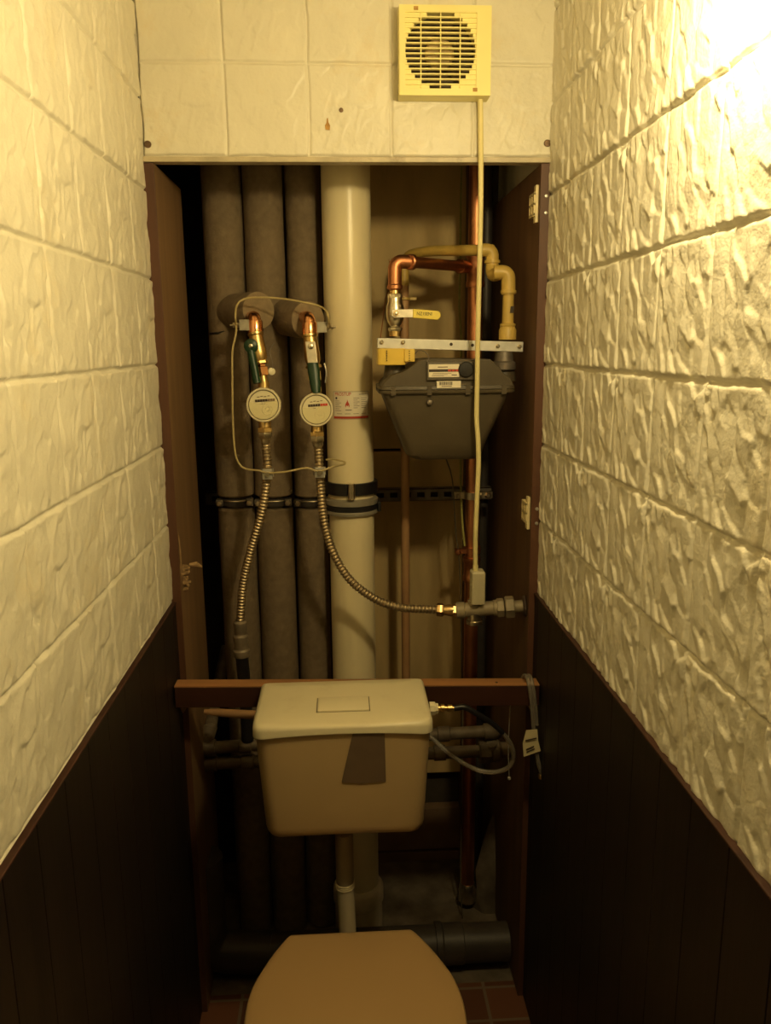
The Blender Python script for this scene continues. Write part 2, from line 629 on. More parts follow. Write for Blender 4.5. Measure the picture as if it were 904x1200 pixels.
# concrete strip in front of the shaft
# wainscot: planks with grooves, an edge on top
for nm, X, s in (('wainscot_a', XL, 1), ('wainscot_b', XR, -1)):
    mb = MB()
    y = -.5
    k = 0
    while y < D - .001:
        y2 = min(y + .098, D - .001)
        mb.box((X, y + .0006, .0), (X + s * .008, y2 - .0006, WAIN))
        y = y2
    mb.box((X, -.5, .0), (X + s * .006, D - .002, WAIN))
    o = struct(mb.build('trim_1' if s > 0 else 'trim_2', WAINM, bevel=.001, seg=1))
    e = MB().box((X, -.5, WAIN - .001), (X + s * .0105, D - .002, WAIN + .003))
    e.build('edge_strip', BATTEN, o, bevel=.0015)

# ------------------------------------------------------- hatch frame
ft = HATCH_TOP
# left lining
mb = MB().box((XL + .001, D + .001, 0), (XL + .021, D + .27, ft))
tl = struct(mb.build('trim_3', FRAMEI, bevel=.0015))
MB().box((XL + .0005, D - .004, .0), (XL + .021, D + .001, ft)).build('front_edge', FRAMEM, tl, bevel=.001)
mb = MB()                                                        # broken catch with splinters
for k in range(16):
    p = at(random.uniform(212, 226), random.uniform(661, 690), 1.72)
    p.x = XL + .022 + random.random() * .006
    d = Vector((random.uniform(.2, 1), random.uniform(-.4, .6), random.uniform(-.5, .5))).normalized()
    u, w = frame_of(d)
    mb.obox(p, d * random.uniform(.005, .011), u * random.uniform(.0015, .004), w * random.uniform(.001, .0025))
mb.tube([at(222, 662, 1.73), at(230, 661, 1.735), at(236, 664, 1.74)], [.004, .006, .003], 8)
mb.build('broken_catch', CHIPW, tl)
MB().prism([Vector((XL + .0212, y, z)) for y, z in ((D + .004, 1.19), (D + .014, 1.175), (D + .02, 1.13), (D + .012, 1.09), (D + .006, 1.1), (D + .009, 1.15))], (.0012, 0, 0)).build('torn_veneer', CHIPW, tl)
# right lining
mb = MB().box((XR - .021, D + .001, 0), (XR - .001, 2.265, ft))
tr = struct(mb.build('trim_4', FRAMED, bevel=.0015))
MB().box((XR - .021, D - .004, 0), (XR - .0005, D + .001, ft)).build('front_edge', FRAMEM, tr, bevel=.001)
XI = XR - .021
for px, py in ((628, 241), (618.5, 599)):                         # hinge plates
    c = atx(px, py, XI)
    mb = MB()
    w = .022
    mb.box((XI - .007, c.y - w, c.z - .022), (XI, c.y + w, c.z - .018))
    for z in (-.02, 0, .02):
        mb.box((XI - .009, c.y - w, c.z + z - .003), (XI, c.y + w, c.z + z + .003))
    for y in (-1, 0, 1):
        mb.box((XI - .009, c.y + y * (w - .003) - .003, c.z - .022), (XI, c.y + y * (w - .003) + .003, c.z + .022))
    mb.box((XI - .002, c.y - w, c.z - .022), (XI, c.y + w, c.z + .022))
    mb.box((XI - .006, c.y - w - .002, c.z - .036), (XI, c.y - w + .014, c.z + .036))
    hp = mb.build('hinge_plate', HINGE, tr, bevel=.0008, seg=1)
    for z in (-.02, .012):
        MB().lathe((XI + .012, D - .004, c.z + z), (0, -1, 0), [(.004, 0), (.003, .002), (.0005, .0025)], 10).build('screw', ZINC, tr)
# pale profile under the tiled panel
t5 = struct(MB().box((XL + .0005, D - .006, ft + .001), (XR - .0005, D + .022, ft + .011)).build('trim_5', mat('pale profile', (.5, .43, .3), .45, var=.15, scale=30, dirt=(.2, .13, .07, .7), dscale=16), bevel=.0015))

# boards on the back wall of the shaft
YB = 2.235
ba = at(425, 300, YB).x
bb = at(549, 300, YB).x
zs = [at(500, 527, YB).z, at(500, 906, YB).z, at(500, 997, YB).z]
struct(MB().box((ba, YB, zs[0] + .004), (bb, 2.27, CEIL - .01)).build('trim_6', PLY, bevel=.002))
struct(MB().box((ba, YB, zs[1]), (bb, 2.27, zs[0] - .004)).build('trim_7', PLY, bevel=.002))
struct(MB().box((ba, YB, zs[2] + .005), (bb, 2.27, zs[1] - .12)).build('trim_8', PLYD, bevel=.002))
struct(MB().box((ba, YB, -.004), (bb, 2.27, zs[2] - .005)).build('trim_9', PLYD, bevel=.002))

# ------------------------------------------------------------ shaft pipes
YP = 1.98


def foam_pipe(px, Y, rp, label, split_px=597, wob=0.):
    c = at(px, 440, Y)
    r = rpx(rp, c)
    zsplit = at(px, split_px, Y - r).z
    zt = at(px, 584, Y - r).z
    t = thing('insulated_pipe', label, 'pipe', (c.x, Y, -.004), 'grey insulated riser pipes')

    def sleeve(za, zb):
        n = 14
        pts = [Vector((c.x + wob * math.sin(k * 1.3), Y, za + (zb - za) * k / n)) for k in range(n + 1)]
        rr = [r * (1 + .012 * math.sin(k * 2.1 + px)) for k in range(n + 1)]
        pts = [pts[0]] + pts + [pts[-1]]
        rr = [r * .9] + rr + [r * .9]
        pts[1] = pts[1] + Vector((0, 0, .004))
        pts[-2] = pts[-2] - Vector((0, 0, .004))
        return MB().tube(pts, rr, 32).build('insulation_sleeve', FOAM, t)
    sleeve(.0, zsplit - .002)
    sleeve(zt, CEIL - .01)
    MB().cyl((c.x, Y, 0), (c.x, Y, CEIL - .01), r * .55, 20).build('inner_pipe', DSTEEL, t)
    zc = (zsplit + zt) / 2
    mb = MB().lathe((c.x, Y, zc - .009), (0, 0, 1), [(r * .72, 0), (r * .82, 0), (r * .84, .004), (r * .82, .018), (r * .72, .018)], 28, DARKP)
    for s in (-1, 1):
        mb.box((c.x + s * r * .8 - .008, Y - r * .5 - .012, zc - .008), (c.x + s * r * .8 + .008, Y - r * .5 + .01, zc + .008), DSTEEL)
        mb.lathe((c.x + s * r * .78, Y - r * .55 - .012, zc), (0, -1, 0), [(.0065, 0), (.0065, .007), (.004, .009)], 6, NICK)
    mb.ring((c.x, Y, zc + .004), (0, 0, 1), r * .84, .0016, 28, 6, NICK)
    mb.build('pipe_clamp', DSTEEL, t)
    return t, c, r


p1, c1, r1 = foam_pipe(270, YP, 22.3, 'leftmost of the three grey foam wrapped riser pipes, beside the dark gap')
p2, c2, r2 = foam_pipe(316, YP, 22.3, 'middle of the three grey foam wrapped riser pipes')
p3, c3, r3 = foam_pipe(360.5, YP + .015, 19.6, 'narrowest grey foam wrapped riser pipe, next to the cream vent pipe')
# seam in the first sleeve
a, b_ = at(250, 391, YP - r1), at(268, 388, YP - r1)
MB().tube([Vector((c1.x - r1 * .85, YP - r1 * .58, a.z)), Vector((c1.x - r1 * .4, YP - r1 * .95, a.z + .001)), Vector((c1.x - r1 * .05, YP - r1 * 1.01, a.z + .006))], [.003, .0026, .001], 8).build('sleeve_seam', BLACK, p1)

# vent pipe
YV = 1.93
cv = at(409.3, 440, YV)
rv = rpx(27.6, at(409.3, 440, YV))
vent = thing('vent_pipe', 'thick cream plastic vent pipe with a red and white sticker', 'pipe', (cv.x, YV, -.004))
zcol = at(413, 600, YV - rv).z
MB().tube([(cv.x, YV, zcol), (cv.x, YV, CEIL - .01)], rv, 48).build('upper_pipe', PVC, vent)
MB().tube([(cv.x, YV, .10), (cv.x, YV, zcol)], rv * .985, 48).build('lower_pipe', PVC, vent)
zc = at(416, 1060, YV - rv).z
MB().lathe((cv.x, YV, -.004), (0, 0, 1), [(rv * 1.15, 0), (rv * 1.15, zc - .02), (rv * 1.22, zc - .015), (rv * 1.22, zc + .02), (rv * 1.1, zc + .03), (rv * 1.0, zc + .034)], 40).build('base_socket', mat('socket plastic', (.55, .46, .32), .5), vent)
# fire collar around it
col = thing('pipe_collar', 'black and grey banded fire collar clamped round the cream vent pipe', 'collar', (cv.x, YV, zcol - .03))
za, zb = at(413, 567, YV - rv).z, at(413, 581, YV - rv).z
rc = rv * 1.16
for sgn, a0, a1 in ((0, -2.9, -1.72), (0, -1.42, .6)):
    n = 16
    loops = []
    for k in range(n + 1):
        g = a0 + (a1 - a0) * k / n
        d = Vector((math.cos(g), math.sin(g), 0))
        o = Vector((cv.x, YV, 0))
        loops.append([o + d * (rv * 1.0) + Vector((0, 0, zb)), o + d * rc + Vector((0, 0, zb)), o + d * rc + Vector((0, 0, za)), o + d * (rv * 1.0) + Vector((0, 0, za))])
    MB().loft(loops).build('rubber_band', RUBBER, col, fix=True, bevel=.0015)
g = -1.57
MB().cyl((cv.x + .0, YV - rc - .001, zb - .006), (cv.x + .0, YV - rc - .001, za + .002), .0085, 16).build('tension_screw', NICK, col)
mb = MB()
z = at(413, 587, YV - rc).z
z2 = at(413, 606, YV - rc).z
h = z - z2
mb.lathe((cv.x, YV, z2), (0, 0, 1), [(rv, -.002), (rc * 1.0, 0), (rc * 1.02, h * .14), (rc * 1.0, h * .24)], 48, RINGG)
mb.lathe((cv.x, YV, z2 + h * .24), (0, 0, 1), [(rc * .98, 0), (rc * 1.015, h * .05), (rc * 1.015, h * .3), (rc * .98, h * .34)], 48, RUBBER)
mb.lathe((cv.x, YV, z2 + h * .58), (0, 0, 1), [(rc * .99, 0), (rc * 1.01, h * .04), (rc * 1.01, h * .3), (rv * 1.02, h * .42)], 48, RINGG)
mb.build('clamp_ring', RINGG, col, fix=True)
mb = MB()
mb.box((cv.x + rc * .97, YV - .03, z2 + h * .1), (cv.x + rc * 1.1, YV + .03, z2 + h * .75))
mb.build('clamp_lug', RUBBER, col, bevel=.003)

# sticker on the vent pipe
stk = thing('warning_sticker', 'white sticker with red heading and flame stuck on the vent pipe', 'sticker', at(411, 492, YV - rv))
sa, sb = at(391, 459, YV - rv), at(432, 491, YV - rv)
w_, h_ = sb.x - sa.x, sa.z - sb.z
xo, zo = sa.x - cv.x, sb.z


def wrap(u, v, k=.0004):
    g = math.asin(max(-1, min(1, (xo) / rv))) + u / rv
    return Vector((cv.x + math.sin(g) * (rv + k), YV - math.cos(g) * (rv + k), zo + v))


wS = (math.asin(min(.99, (xo + w_) / rv)) - math.asin(max(-.99, xo / rv))) * rv


def patch(mb, u0, v0, u1, v1, m, k):
    n = max(2, int((u1 - u0) / .003))
    lo = [wrap(u0 + (u1 - u0) * i / n, v0, k) for i in range(n + 1)]
    hi = [wrap(u0 + (u1 - u0) * i / n, v1, k) for i in range(n + 1)]
    mb.add(lo + hi, [(i, i + 1, n + 2 + i, n + 1 + i) for i in range(n)], m)


mb = MB()
n = 16
lo = [wrap(wS * i / n, 0, .0006) for i in range(n + 1)]
hi = [wrap(wS * i / n, h_, .0006) for i in range(n + 1)]
lb = [wrap(wS * i / n, 0, .0001) for i in range(n + 1)]
hb = [wrap(wS * i / n, h_, .0001) for i in range(n + 1)]
mb.loft([[lo[i], hi[i], hb[i], lb[i]] for i in range(n + 1)])
mb.build('paper', PAPER, stk, fix=True)
mb = MB()
patch(mb, wS * .01, h_ * .02, wS * .99, h_ * .1, RED, .0009)
text_into(mb, 'PROSTUP', 0, 0, 0, h_ * .17, RED, wrap=lambda u, v: wrap(wS * .05 + u * .86, h_ * .85 + v, .0009))
fl = [(0, 0), (.25, -.02), (.2, .16), (.08, .3), (.0, .2), (-.1, .12), (-.2, -.02), (-.3, .02), (-.36, .25), (-.22, .55), (-.06, .75), (.02, 1), (.12, .7), (.3, .48), (.36, .2), (.25, -.02)]
fl = [(-.3, 0), (-.36, .25), (-.22, .55), (-.06, .72), (.02, 1), (.12, .7), (.3, .48), (.36, .2), (.28, 0), (.16, .3), (0, .12), (-.14, .3)]
mb.add([wrap(wS * .39 + x * h_ * .22, h_ * .42 + y * h_ * .3, .0009) for x, y in fl], [(0, 1, 2, 11), (11, 2, 3, 4, 5, 10), (10, 5, 6, 9), (9, 6, 7, 8)], RED)
mb.build('red_print', RED, stk)
mb = MB()
t = .0007
for (u0, v0, u1, v1) in ((0, 0, 1, .012), (0, .985, 1, 1), (0, 0, .01, 1), (.99, 0, 1, 1)):
    patch(mb, wS * u0, h_ * v0, wS * u1, h_ * v1, GREY, .0008)
for k in range(6):
    patch(mb, wS * .55, h_ * (.4 + k * .07), wS * (.66 + .05 * (k % 2)), h_ * (.418 + k * .07), GREY, .0009)
    patch(mb, wS * .76, h_ * (.4 + k * .07), wS * (.9 + .04 * (k % 2)), h_ * (.418 + k * .07), GREY, .0009)
    patch(mb, wS * .06, h_ * (.3 + k * .07), wS * (.18 + .05 * ((k + 1) % 2)), h_ * (.315 + k * .07), GREY, .0009)
patch(mb, wS * .7, h_ * .88, wS * .92, h_ * .9, GREY, .0009)
patch(mb, wS * .07, h_ * .72, wS * .12, h_ * .8, INK, .0009)
patch(mb, wS * .34, h_ * .32, wS * .5, h_ * .345, INK, .0009)
for k in range(4):
    patch(mb, wS * (.1 + .22 * k), h_ * .19, wS * (.25 + .22 * k), h_ * .205, GREY, .0009)
mb.build('grey_print', GREY, stk)

# --------------------------------------------- strut channel behind pipes
YS = 2.10
a, b_ = at(241, 583, YS), at(576, 580, YS)
zc = (a.z + b_.z) / 2
st = thing('strut_channel', 'perforated steel strut channel running behind the pipes', 'bracket', ((a.x + b_.x) / 2, YS, zc - .02))
mb = MB()
hh = .0165
x = a.x
P = .036
mb.box((a.x, YS, zc + hh * .42), (b_.x, YS + .003, zc + hh))
mb.box((a.x, YS, zc - hh), (b_.x, YS + .003, zc - hh * .42))
while x < b_.x:
    mb.box((x, YS + .0002, zc - hh * .45), (min(x + P * .45, b_.x), YS + .0028, zc + hh * .45))
    x += P
mb.box((a.x, YS, zc + hh - .002), (b_.x, YS + .03, zc + hh))
mb.box((a.x, YS, zc - hh), (b_.x, YS + .03, zc - hh + .002))
mb.build('rail', DSTEEL, st)
MB().box((a.x, YS + .028, zc - hh + .002), (b_.x, YS + .03, zc + hh - .002)).build('rail_back', BLACK, st)

# ----------------------------------------------- copper gas riser and branch
YR = 2.02
cr_ = at(556, 440, YR)
rr_ = rpx(9.6, cr_)
ris = thing('copper_riser', 'tall copper gas riser pipe behind the gas meter', 'pipe', (cr_.x, YR, -.004))
MB().cyl((cr_.x, YR, .05), (cr_.x, YR, CEIL - .01), rr_ * .9, 24).build('riser_tube', COPPER, ris)
for py0, py1, m in ((295, 337, COPPER), (652, 680, COPPER)):
    za, zb = at(556, py0, YR).z, at(556, py1, YR).z
    MB().lathe((cr_.x, YR, zb), (0, 0, 1), [(rr_ * .9, 0), (rr_ * 1.13, .001), (rr_ * 1.13, .012), (rr_ * 1.03, .016), (rr_ * 1.03, za - zb - .016), (rr_ * 1.13, za - zb - .012), (rr_ * 1.13, za - zb - .001), (rr_ * .9, za - zb)], 24).build('coupling', m, ris)
MB().lathe((cr_.x, YR, .02), (0, 0, 1), [(rr_ * 1.25, 0), (rr_ * 1.25, .03), (rr_ * 1.1, .05), (rr_ * .95, .055)], 24).build('foot_coupling', NICK, ris)
# clamp of riser on the channel
zc2 = at(556, 580, YR).z
mb = MB().lathe((cr_.x, YR, zc2 - .009), (0, 0, 1), [(rr_ * .9, 0), (rr_ * 1.2, 0), (rr_ * 1.2, .018), (rr_ * .9, .018)], 24)
mb.box((cr_.x + rr_, YR - .006, zc2 - .008), (cr_.x + rr_ + .03, YR + .006, zc2 + .008))
mb.box((cr_.x - rr_ - .03, YR - .006, zc2 - .008), (cr_.x - rr_, YR + .006, zc2 + .008))
mb.lathe((cr_.x + rr_ + .018, YR + .01, zc2), (0, -1, 0), [(.009, 0), (.009, .02), (.005, .024)], 6)
mb.lathe((cr_.x - rr_ - .018, YR + .01, zc2), (0, -1, 0), [(.007, 0), (.007, .02), (.004, .024)], 6)
mb.build('pipe_clamp', NICK, ris)
zc2 = at(545, 644, YR).z
mb = MB().lathe((cr_.x, YR, zc2 - .008), (0, 0, 1), [(rr_ * .9, 0), (rr_ * 1.12, 0), (rr_ * 1.12, .016), (rr_ * .9, .016)], 24)
mb.box((cr_.x - rr_ - .026, YR - .02, zc2 - .006), (cr_.x - rr_ + .004, YR - .008, zc2 + .006))
mb.lathe((cr_.x - rr_ - .02, YR - .02, zc2), (0, -1, 0), [(.008, 0), (.008, .01), (.004, .014)], 6)
mb.build('grounding_clip', COPPER, ris)

YG = 1.80          # gas meter connections stand here
tee = at(556, 313, YR)
el0 = at(480, 307, YG + .03)
el1 = at(463, 338, YG + .03)
corner = Vector((el1.x, el0.y, el0.z + .002))
br = thing('copper_branch', 'short copper gas branch bending down from riser to the lever valve', 'pipe', corner)
rb = rpx(7.2, el0)
MB().tube([tee + Vector((-rr_ * .6, -.004, 0)), el0], rb * .92, 20).build('branch_tube', COPPER, br)
MB().lathe(tee + Vector((-rr_ * .9, -.006, 0)), el0 - tee, [(rb * 1.1, 0), (rb * 1.12, .012), (rb * 1.25, .026), (rb * 1.25, .034), (rb * .95, .036)], 20).build('tee_socket', COPPER, br)
pts = round_path([el0 + (tee - el0).normalized() * .012, corner, el1 + Vector((0, 0, -.002))], .036, 12)
MB().tube(pts, rb * 1.12, 24).build('elbow', COPPER, br)
mb = MB()
d = (tee - el0).normalized()
mb.lathe(el0 - d * .002, d, [(rb * 1.1, 0), (rb * 1.27, .002), (rb * 1.27, .012), (rb * .95, .016)], 24)
mb.build('elbow_collar', COPPER, br)
mb = MB()
mb.lathe(el1 + Vector((0, 0, -.004)), (0, 0, 1), [(rb * .95, 0), (rb * 1.27, .003), (rb * 1.27, .01), (rb * 1.1, .013)], 24)
mb.build('elbow_collar', COPPER, br)

# gas lever valve
gv = thing('gas_valve', 'nickel gas valve with a yellow marked lever above the zinc bar', 'valve', at(461, 396, YG + .03))
x, y = el1.x, YG + .03


def zz(py, px=461, Y=YG + .03):
    return at(px, py, Y).z


mb = MB()
R_ = lambda n: rpx(n, at(461, 370, y))
mb.lathe((x, y, zz(394)), (0, 0, 1), [(R_(7), 0), (R_(7), zz(386) - zz(394)), (R_(8), zz(386) - zz(394))], 20, BRASS)
mb.lathe((x, y, zz(388)), (0, 0, 1), [(R_(7.5), 0), (R_(8.3), .003), (R_(8.3), .007), (R_(5.5), .009), (R_(5.5), .014)], 8, NICK)
mb.lathe((x, y, zz(382)), (0, 0, 1), [(R_(6), 0), (R_(9), .008), (R_(10.5), .02), (R_(10.5), .04), (R_(8.6), .05), (R_(8.2), zz(348) - zz(382))], 24, NICK)
mb.lathe((x, y, zz(349)), (0, 0, 1), [(R_(8.6), 0), (R_(8.6), .006), (R_(8), .008)], 8, NICK)
mb.lathe((x, y, zz(346)), (0, 0, 1), [(R_(6), 0), (R_(6.2), .006), (R_(5.2), zz(337) - zz(346))], 20, BRASS)
mb.build('body', NICK, gv)
lz = zz(367.5, 464, y - .035)
lp = at(464, 367.5, y - .035)
mb = MB().lathe((lp.x, y - .006, lz), (0, -1, 0), [(R_(5), 0), (R_(5), .02), (R_(3), .022), (R_(3), .036)], 16)
mb.build('stem', BRASS, gv)
le = at(486, 367.5, y - .035)
lt = at(516.5, 369.5, y - .035)
hw = R_(4.6)
mb = MB()
mb.prism([(lp.x - hw, lp.y, lz - hw * .6), (lp.x - hw * .4, lp.y, lz - hw), (le.x, lp.y, lz - hw), (le.x, lp.y, lz + hw), (lp.x - hw, lp.y, lz + hw)], (0, -.0035, 0))
mb.lathe((lp.x, lp.y - .003, lz), (0, -1, 0), [(R_(2.6), 0), (R_(2.6), .004), (R_(1.2), .005)], 6)
mb.build('lever_plate', NICK, gv, bevel=.0006, seg=1)
mb = MB()
n = 10
hw = R_(5.0)
poly = [(le.x - .004, lp.y + .002, lz - hw), ]
for k in range(n + 1):
    g = -math.pi / 2 + math.pi * k / n
    poly.append((lt.x - hw + hw * math.cos(g), lp.y + .002, lt.z + hw * math.sin(g)))
poly.append((le.x - .004, lp.y + .002, lz + hw))
mb.prism(poly, (0, -.0075, 0))
lv = mb.build('lever_sleeve', TANP, gv, bevel=.0015)
mb = MB()
text_into(mb, 'NZ1SENI', (le.x + .004, lp.y - .0058, lz - R_(2.0)), (.88, 0, -.02), (.03, 0, 1), R_(5.2), INK)
mb.build('lever_writing', INK, lv)

# yellow steel gas pipe
yp = thing('yellow_gas_pipe', 'yellow painted steel gas pipe arching over to the right meter connection', 'pipe', at(595, 398, YG))
ry = rpx(6.2, at(540, 293, 1.9))
YY = 2.06
A = at(474, 330, YY)
bot = at(470, 795, YY)
B = at(577, 293, 1.83)
topz = at(520, 295, 1.95)
pts = round_path([(A.x, YY, bot.z), (A.x, YY, at(474, 306, YY).z), at(500, 293, 1.99), B + Vector((-.004, 0, 0))], .05, 12)
q = bot.z + .0
mb = MB()
mb.tube([(A.x, YY, bot.z)] + [(A.x, YY, A.z)], ry * .95, 20)
mb.build('riser', TANSHADE, yp)  # same yellow pipe lower down, its shade painted as tan
mb = MB()
pts = round_path([(A.x, YY, A.z - .01), (A.x, YY, at(474, 300, YY).z), at(500, 294, 1.985), B], .055, 14)
mb.tube(pts, ry, 20)
mb.build('arch', YELP, yp)
MB().lathe((A.x, YY, at(474, 352, YY).z), (0, 0, 1), [(ry * .9, 0), (ry * 1.3, .001), (ry * 1.3, .006), (ry * .9, .007)], 18).build('bracket_ring', YELP, yp)
MB().box((A.x, YY - .006, at(474, 352, YY).z), (A.x + .03, YY + .006, at(474, 352, YY).z + .007)).build('bracket_arm', YELP, yp, bevel=.001)
# elbows on the right
C0 = at(577, 316, 1.83)
C1 = at(596, 319, YG - .02)
DB = at(595, 396, YG - .02)
r2_ = rpx(7, B)
MB().tube(round_path([B + Vector((-.03, 0, 0)), Vector((C0.x, 1.83, B.z)), C0 + Vector((0, 0, -.002))], .03, 12), r2_ * 1.08, 22).build('elbow', YELP, yp)
MB().lathe(Vector((C0.x, 1.83, at(577, 309, 1.83).z)), (0, 0, 1), [(r2_ * 1.05, 0), (r2_ * 1.32, .001), (r2_ * 1.32, .007), (r2_ * 1.05, .008)], 22).build('union', YELP, yp)
MB().tube(round_path([C0 + Vector((0, 0, .004)), Vector((C0.x, 1.82, C1.z - .003)), C1 + Vector((-.012, 0, 0))], .016, 8), r2_ * 1.12, 22).build('elbow', YELP, yp)
MB().tube(round_path([C1 + Vector((-.03, .004, 0)), C1, Vector((DB.x, C1.y, at(596, 345, YG - .02).z))], .03, 12), r2_ * 1.15, 22).build('elbow', YELP, yp)
zt, z1, z2, z3 = [at(595, v, YG - .02).z for v in (342, 383, 387, 398)]
yd = YG - .02
mb = MB().lathe((DB.x, yd, zt - .004), (0, 0, 1), [(r2_ * .95, 0), (r2_ * 1.3, .001), (r2_ * 1.3, .007), (r2_ * .95, .008)], 22)
mb.build('union', YELP, yp)
MB().lathe((DB.x, yd, z3), (0, 0, 1), [(r2_ * 1.45, 0), (r2_ * 1.45, z2 - z3), (r2_ * 1.2, z1 - z3), (r2_ * 1.3, z1 - z3 + .002), (r2_ * 1.3, z1 - z3 + .006), (r2_ * .95, z1 - z3 + .008), (r2_ * .9, zt - z3)], 24).build('drop_tube', YELP, yp)
p = Vector((DB.x + r2_ * .5, yd - r2_ * .82, at(597, 363, yd).z))
MB().obox(p, (.004, .002, 0), (.001, 0, .007), (.0004, -.0009, 0)).build('bare_spot', DSTEEL, yp)

# zinc mounting bar
ybar = YG - .035
A, B = at(442.5, 402, ybar), at(613.5, 406.5, ybar)
za, zb = at(443, 395, ybar).z, at(443, 407, ybar).z
hb_ = (za - zb) / 2
bar = thing('mounting_bar', 'galvanised steel mounting bar with bolts above the grey gas meter', 'bracket', ((A.x + B.x) / 2, ybar, A.z - hb_))
d = (B - A).normalized()
nrm = Vector((-d.z, 0, d.x))
mid = (A + B) / 2
mb = MB()
mb.obox(mid + Vector((0, .002, 0)), d * (B - A).length / 2, nrm * hb_, Vector((0, .002, 0)))
mb.obox(mid + nrm * (hb_ - .0015) + Vector((0, .018, 0)), d * (B - A).length / 2, nrm * .0015, Vector((0, .016, 0)))
mb.build('angle_bar', ZINC, bar, bevel=.0008, seg=1)
for px, py, hole in ((447.5, 401, 0), (472.5, 401, 0), (529, 403.5, 1), (554, 404.5, 1), (583.5, 405.5, 0), (609, 406, 0)):
    p = at(px, py, ybar)
    r = .0035 if hole else .0042
    mb = MB().lathe(p + Vector((0, .001, 0)), (0, -1, 0), [(r * .3 if hole else r, 0), (r, .0012), (r * .2, .0016)] if hole else [(r * 1.25, 0), (r * 1.25, .002), (r, .002), (r, .0055), (r * .5, .007)], 14 if hole else 6)
    mb.build('empty_hole' if hole else 'bolt', INK if hole else NICK, bar)

# gas meter
gm = thing('gas_meter', 'grey painted gas meter hanging under the zinc bar', 'meter', at(525, 541, YG))
yf, yb = YG - .07, YG + .085
ym = YG


def G(px, py, Y=None):
    return at(px, py, yf if Y is None else Y)


def rrect(x0, x1, y0, y1, r, z, n=5):
    out = []
    for cx, cy, a in ((x1 - r, y0 + r, -90), (x1 - r, y1 - r, 0), (x0 + r, y1 - r, 90), (x0 + r, y0 + r, 180)):
        for k in range(n + 1):
            g = math.radians(a + 90 * k / n)
            out.append(Vector((cx + r * math.cos(g), cy + r * math.sin(g), z)))
    return out


xs = lambda py, l, r_: (G(l, py).x, G(r_, py).x)
loops = []
for py, l, r_, ins, rad in ((541, 488, 562, .03, .02), (535, 478, 568, .018, .025), (520, 472, 573, .012, .025), (495, 462, 584, .005, .022), (470, 452, 595, .001, .02), (460, 448, 599, 0, .018)):
    x0, x1 = xs(py, l, r_)
    loops.append(rrect(x0, x1, yf + ins, yb - ins, rad, G(500, py).z))
MB().loft(loops).build('lower_shell', METER, gm, fix=True)
x0, x1 = xs(456, 444.5, 604)
zf0, zf1 = G(500, 461).z, G(500, 452.5).z
zm = (zf0 + zf1) / 2
mb = MB().loft([rrect(x0, x1, yf - .008, yb + .008, .02, zf0), rrect(x0 - .001, x1 + .001, yf - .009, yb + .009, .02, zf0 + .002), rrect(x0 - .001, x1 + .001, yf - .009, yb + .009, .02, zm - .001), rrect(x0 + .002, x1 - .002, yf - .006, yb + .006, .02, zm), rrect(x0 - .001, x1 + .001, yf - .009, yb + .009, .02, zm + .001), rrect(x0, x1, yf - .008, yb + .008, .02, zf1)])
for px in (503, 548, 590, 461):
    p = G(px, 463)
    mb.box((p.x - .005, yf - .0098, zf0 - .003), (p.x + .005, yf, zf1 + .0008))
mb.build('seam_flange', METER, gm, fix=True)
# top shell: trapezoid seen from the front with rounded shoulders
prof = [(447, 453), (450, 448), (458, 440), (468, 437), (478, 432), (492, 421.5), (505, 420.5), (560, 421), (576, 421), (584, 428), (592, 438), (600, 443), (603, 453)]
P = [G(*q) for q in prof]
zbase = zf1
loops = []
for ins, yo in ((.010, yf), (.004, yf + .003), (0, yf + .012), (0, yb - .012), (.004, yb - .003), (.01, yb)):
    cx = (P[0].x + P[-1].x) / 2
    lp_ = []
    for p in P:
        lp_.append(Vector((cx + (p.x - cx) * (1 - ins * 2), yo, zbase + (p.z - zbase) * (1 - ins * 4) if p.z > zbase else zbase)))
    loops.append(lp_)
MB().loft(loops).build('upper_shell', METER, gm, fix=True, angle=30)
# spigots
for px in (463, 591):
    p = at(px, 430, ym - .01)
    mb = MB().lathe((p.x, ym - .01, at(px, 446, ym).z), (0, 0, 1), [(.026, 0), (.024, .02), (.021, at(px, 424, ym).z - at(px, 446, ym).z)], 24)
    mb.build('spigot', METER, gm)
p = at(591, 420, ym - .02)
zlo, zhi = at(591, 434, ym).z, at(591, 412, ym).z
MB().lathe((p.x, ym - .02, zlo), (0, 0, 1), [(.02, 0), (.026, .003), (.026, .018), (.021, .021), (.019, zhi - zlo)], 12).build('union_nut', DSTEEL, gm)
# index
ya = yf - .004
a, b_ = G(500, 424.5, yf), G(560, 445, yf)
mb = MB().box((a.x, yf - .008, b_.z), (b_.x, yf + .004, a.z))
mb.build('index_housing', METERD, gm, bevel=.002)
mb = MB()
a, b_ = G(502.5, 427, yf - .009), G(538.5, 442, yf - .009)
hh = a.z - b_.z
mb.box((a.x, yf - .0095, b_.z), (b_.x, yf - .007, a.z))
idx = mb.build('index_plate', PAPER, gm, bevel=.0008, seg=1)
mb = MB()
ww = b_.x - a.x
for k in range(8):
    x = a.x + ww * (.02 + k * .122)
    mb.box((x, yf - .0101, b_.z + hh * .44), (x + ww * .1, yf - .0094, b_.z + hh * .6), INK if k < 5 else RED)
mb.box((a.x + ww * .01, yf - .0098, b_.z + hh * .42), (b_.x - ww * .01, yf - .0094, b_.z + hh * .62), INK)
for k in range(3):
    mb.box((a.x + ww * (.1 + .02 * k), yf - .0098, b_.z + hh * (.1 + .1 * k)), (a.x + ww * (.5 + .12 * k), yf - .0094, b_.z + hh * (.13 + .1 * k)), GREY)
mb.box((a.x + ww * .3, yf - .0098, b_.z + hh * .75), (a.x + ww * .62, yf - .0094, b_.z + hh * .82), GREY)
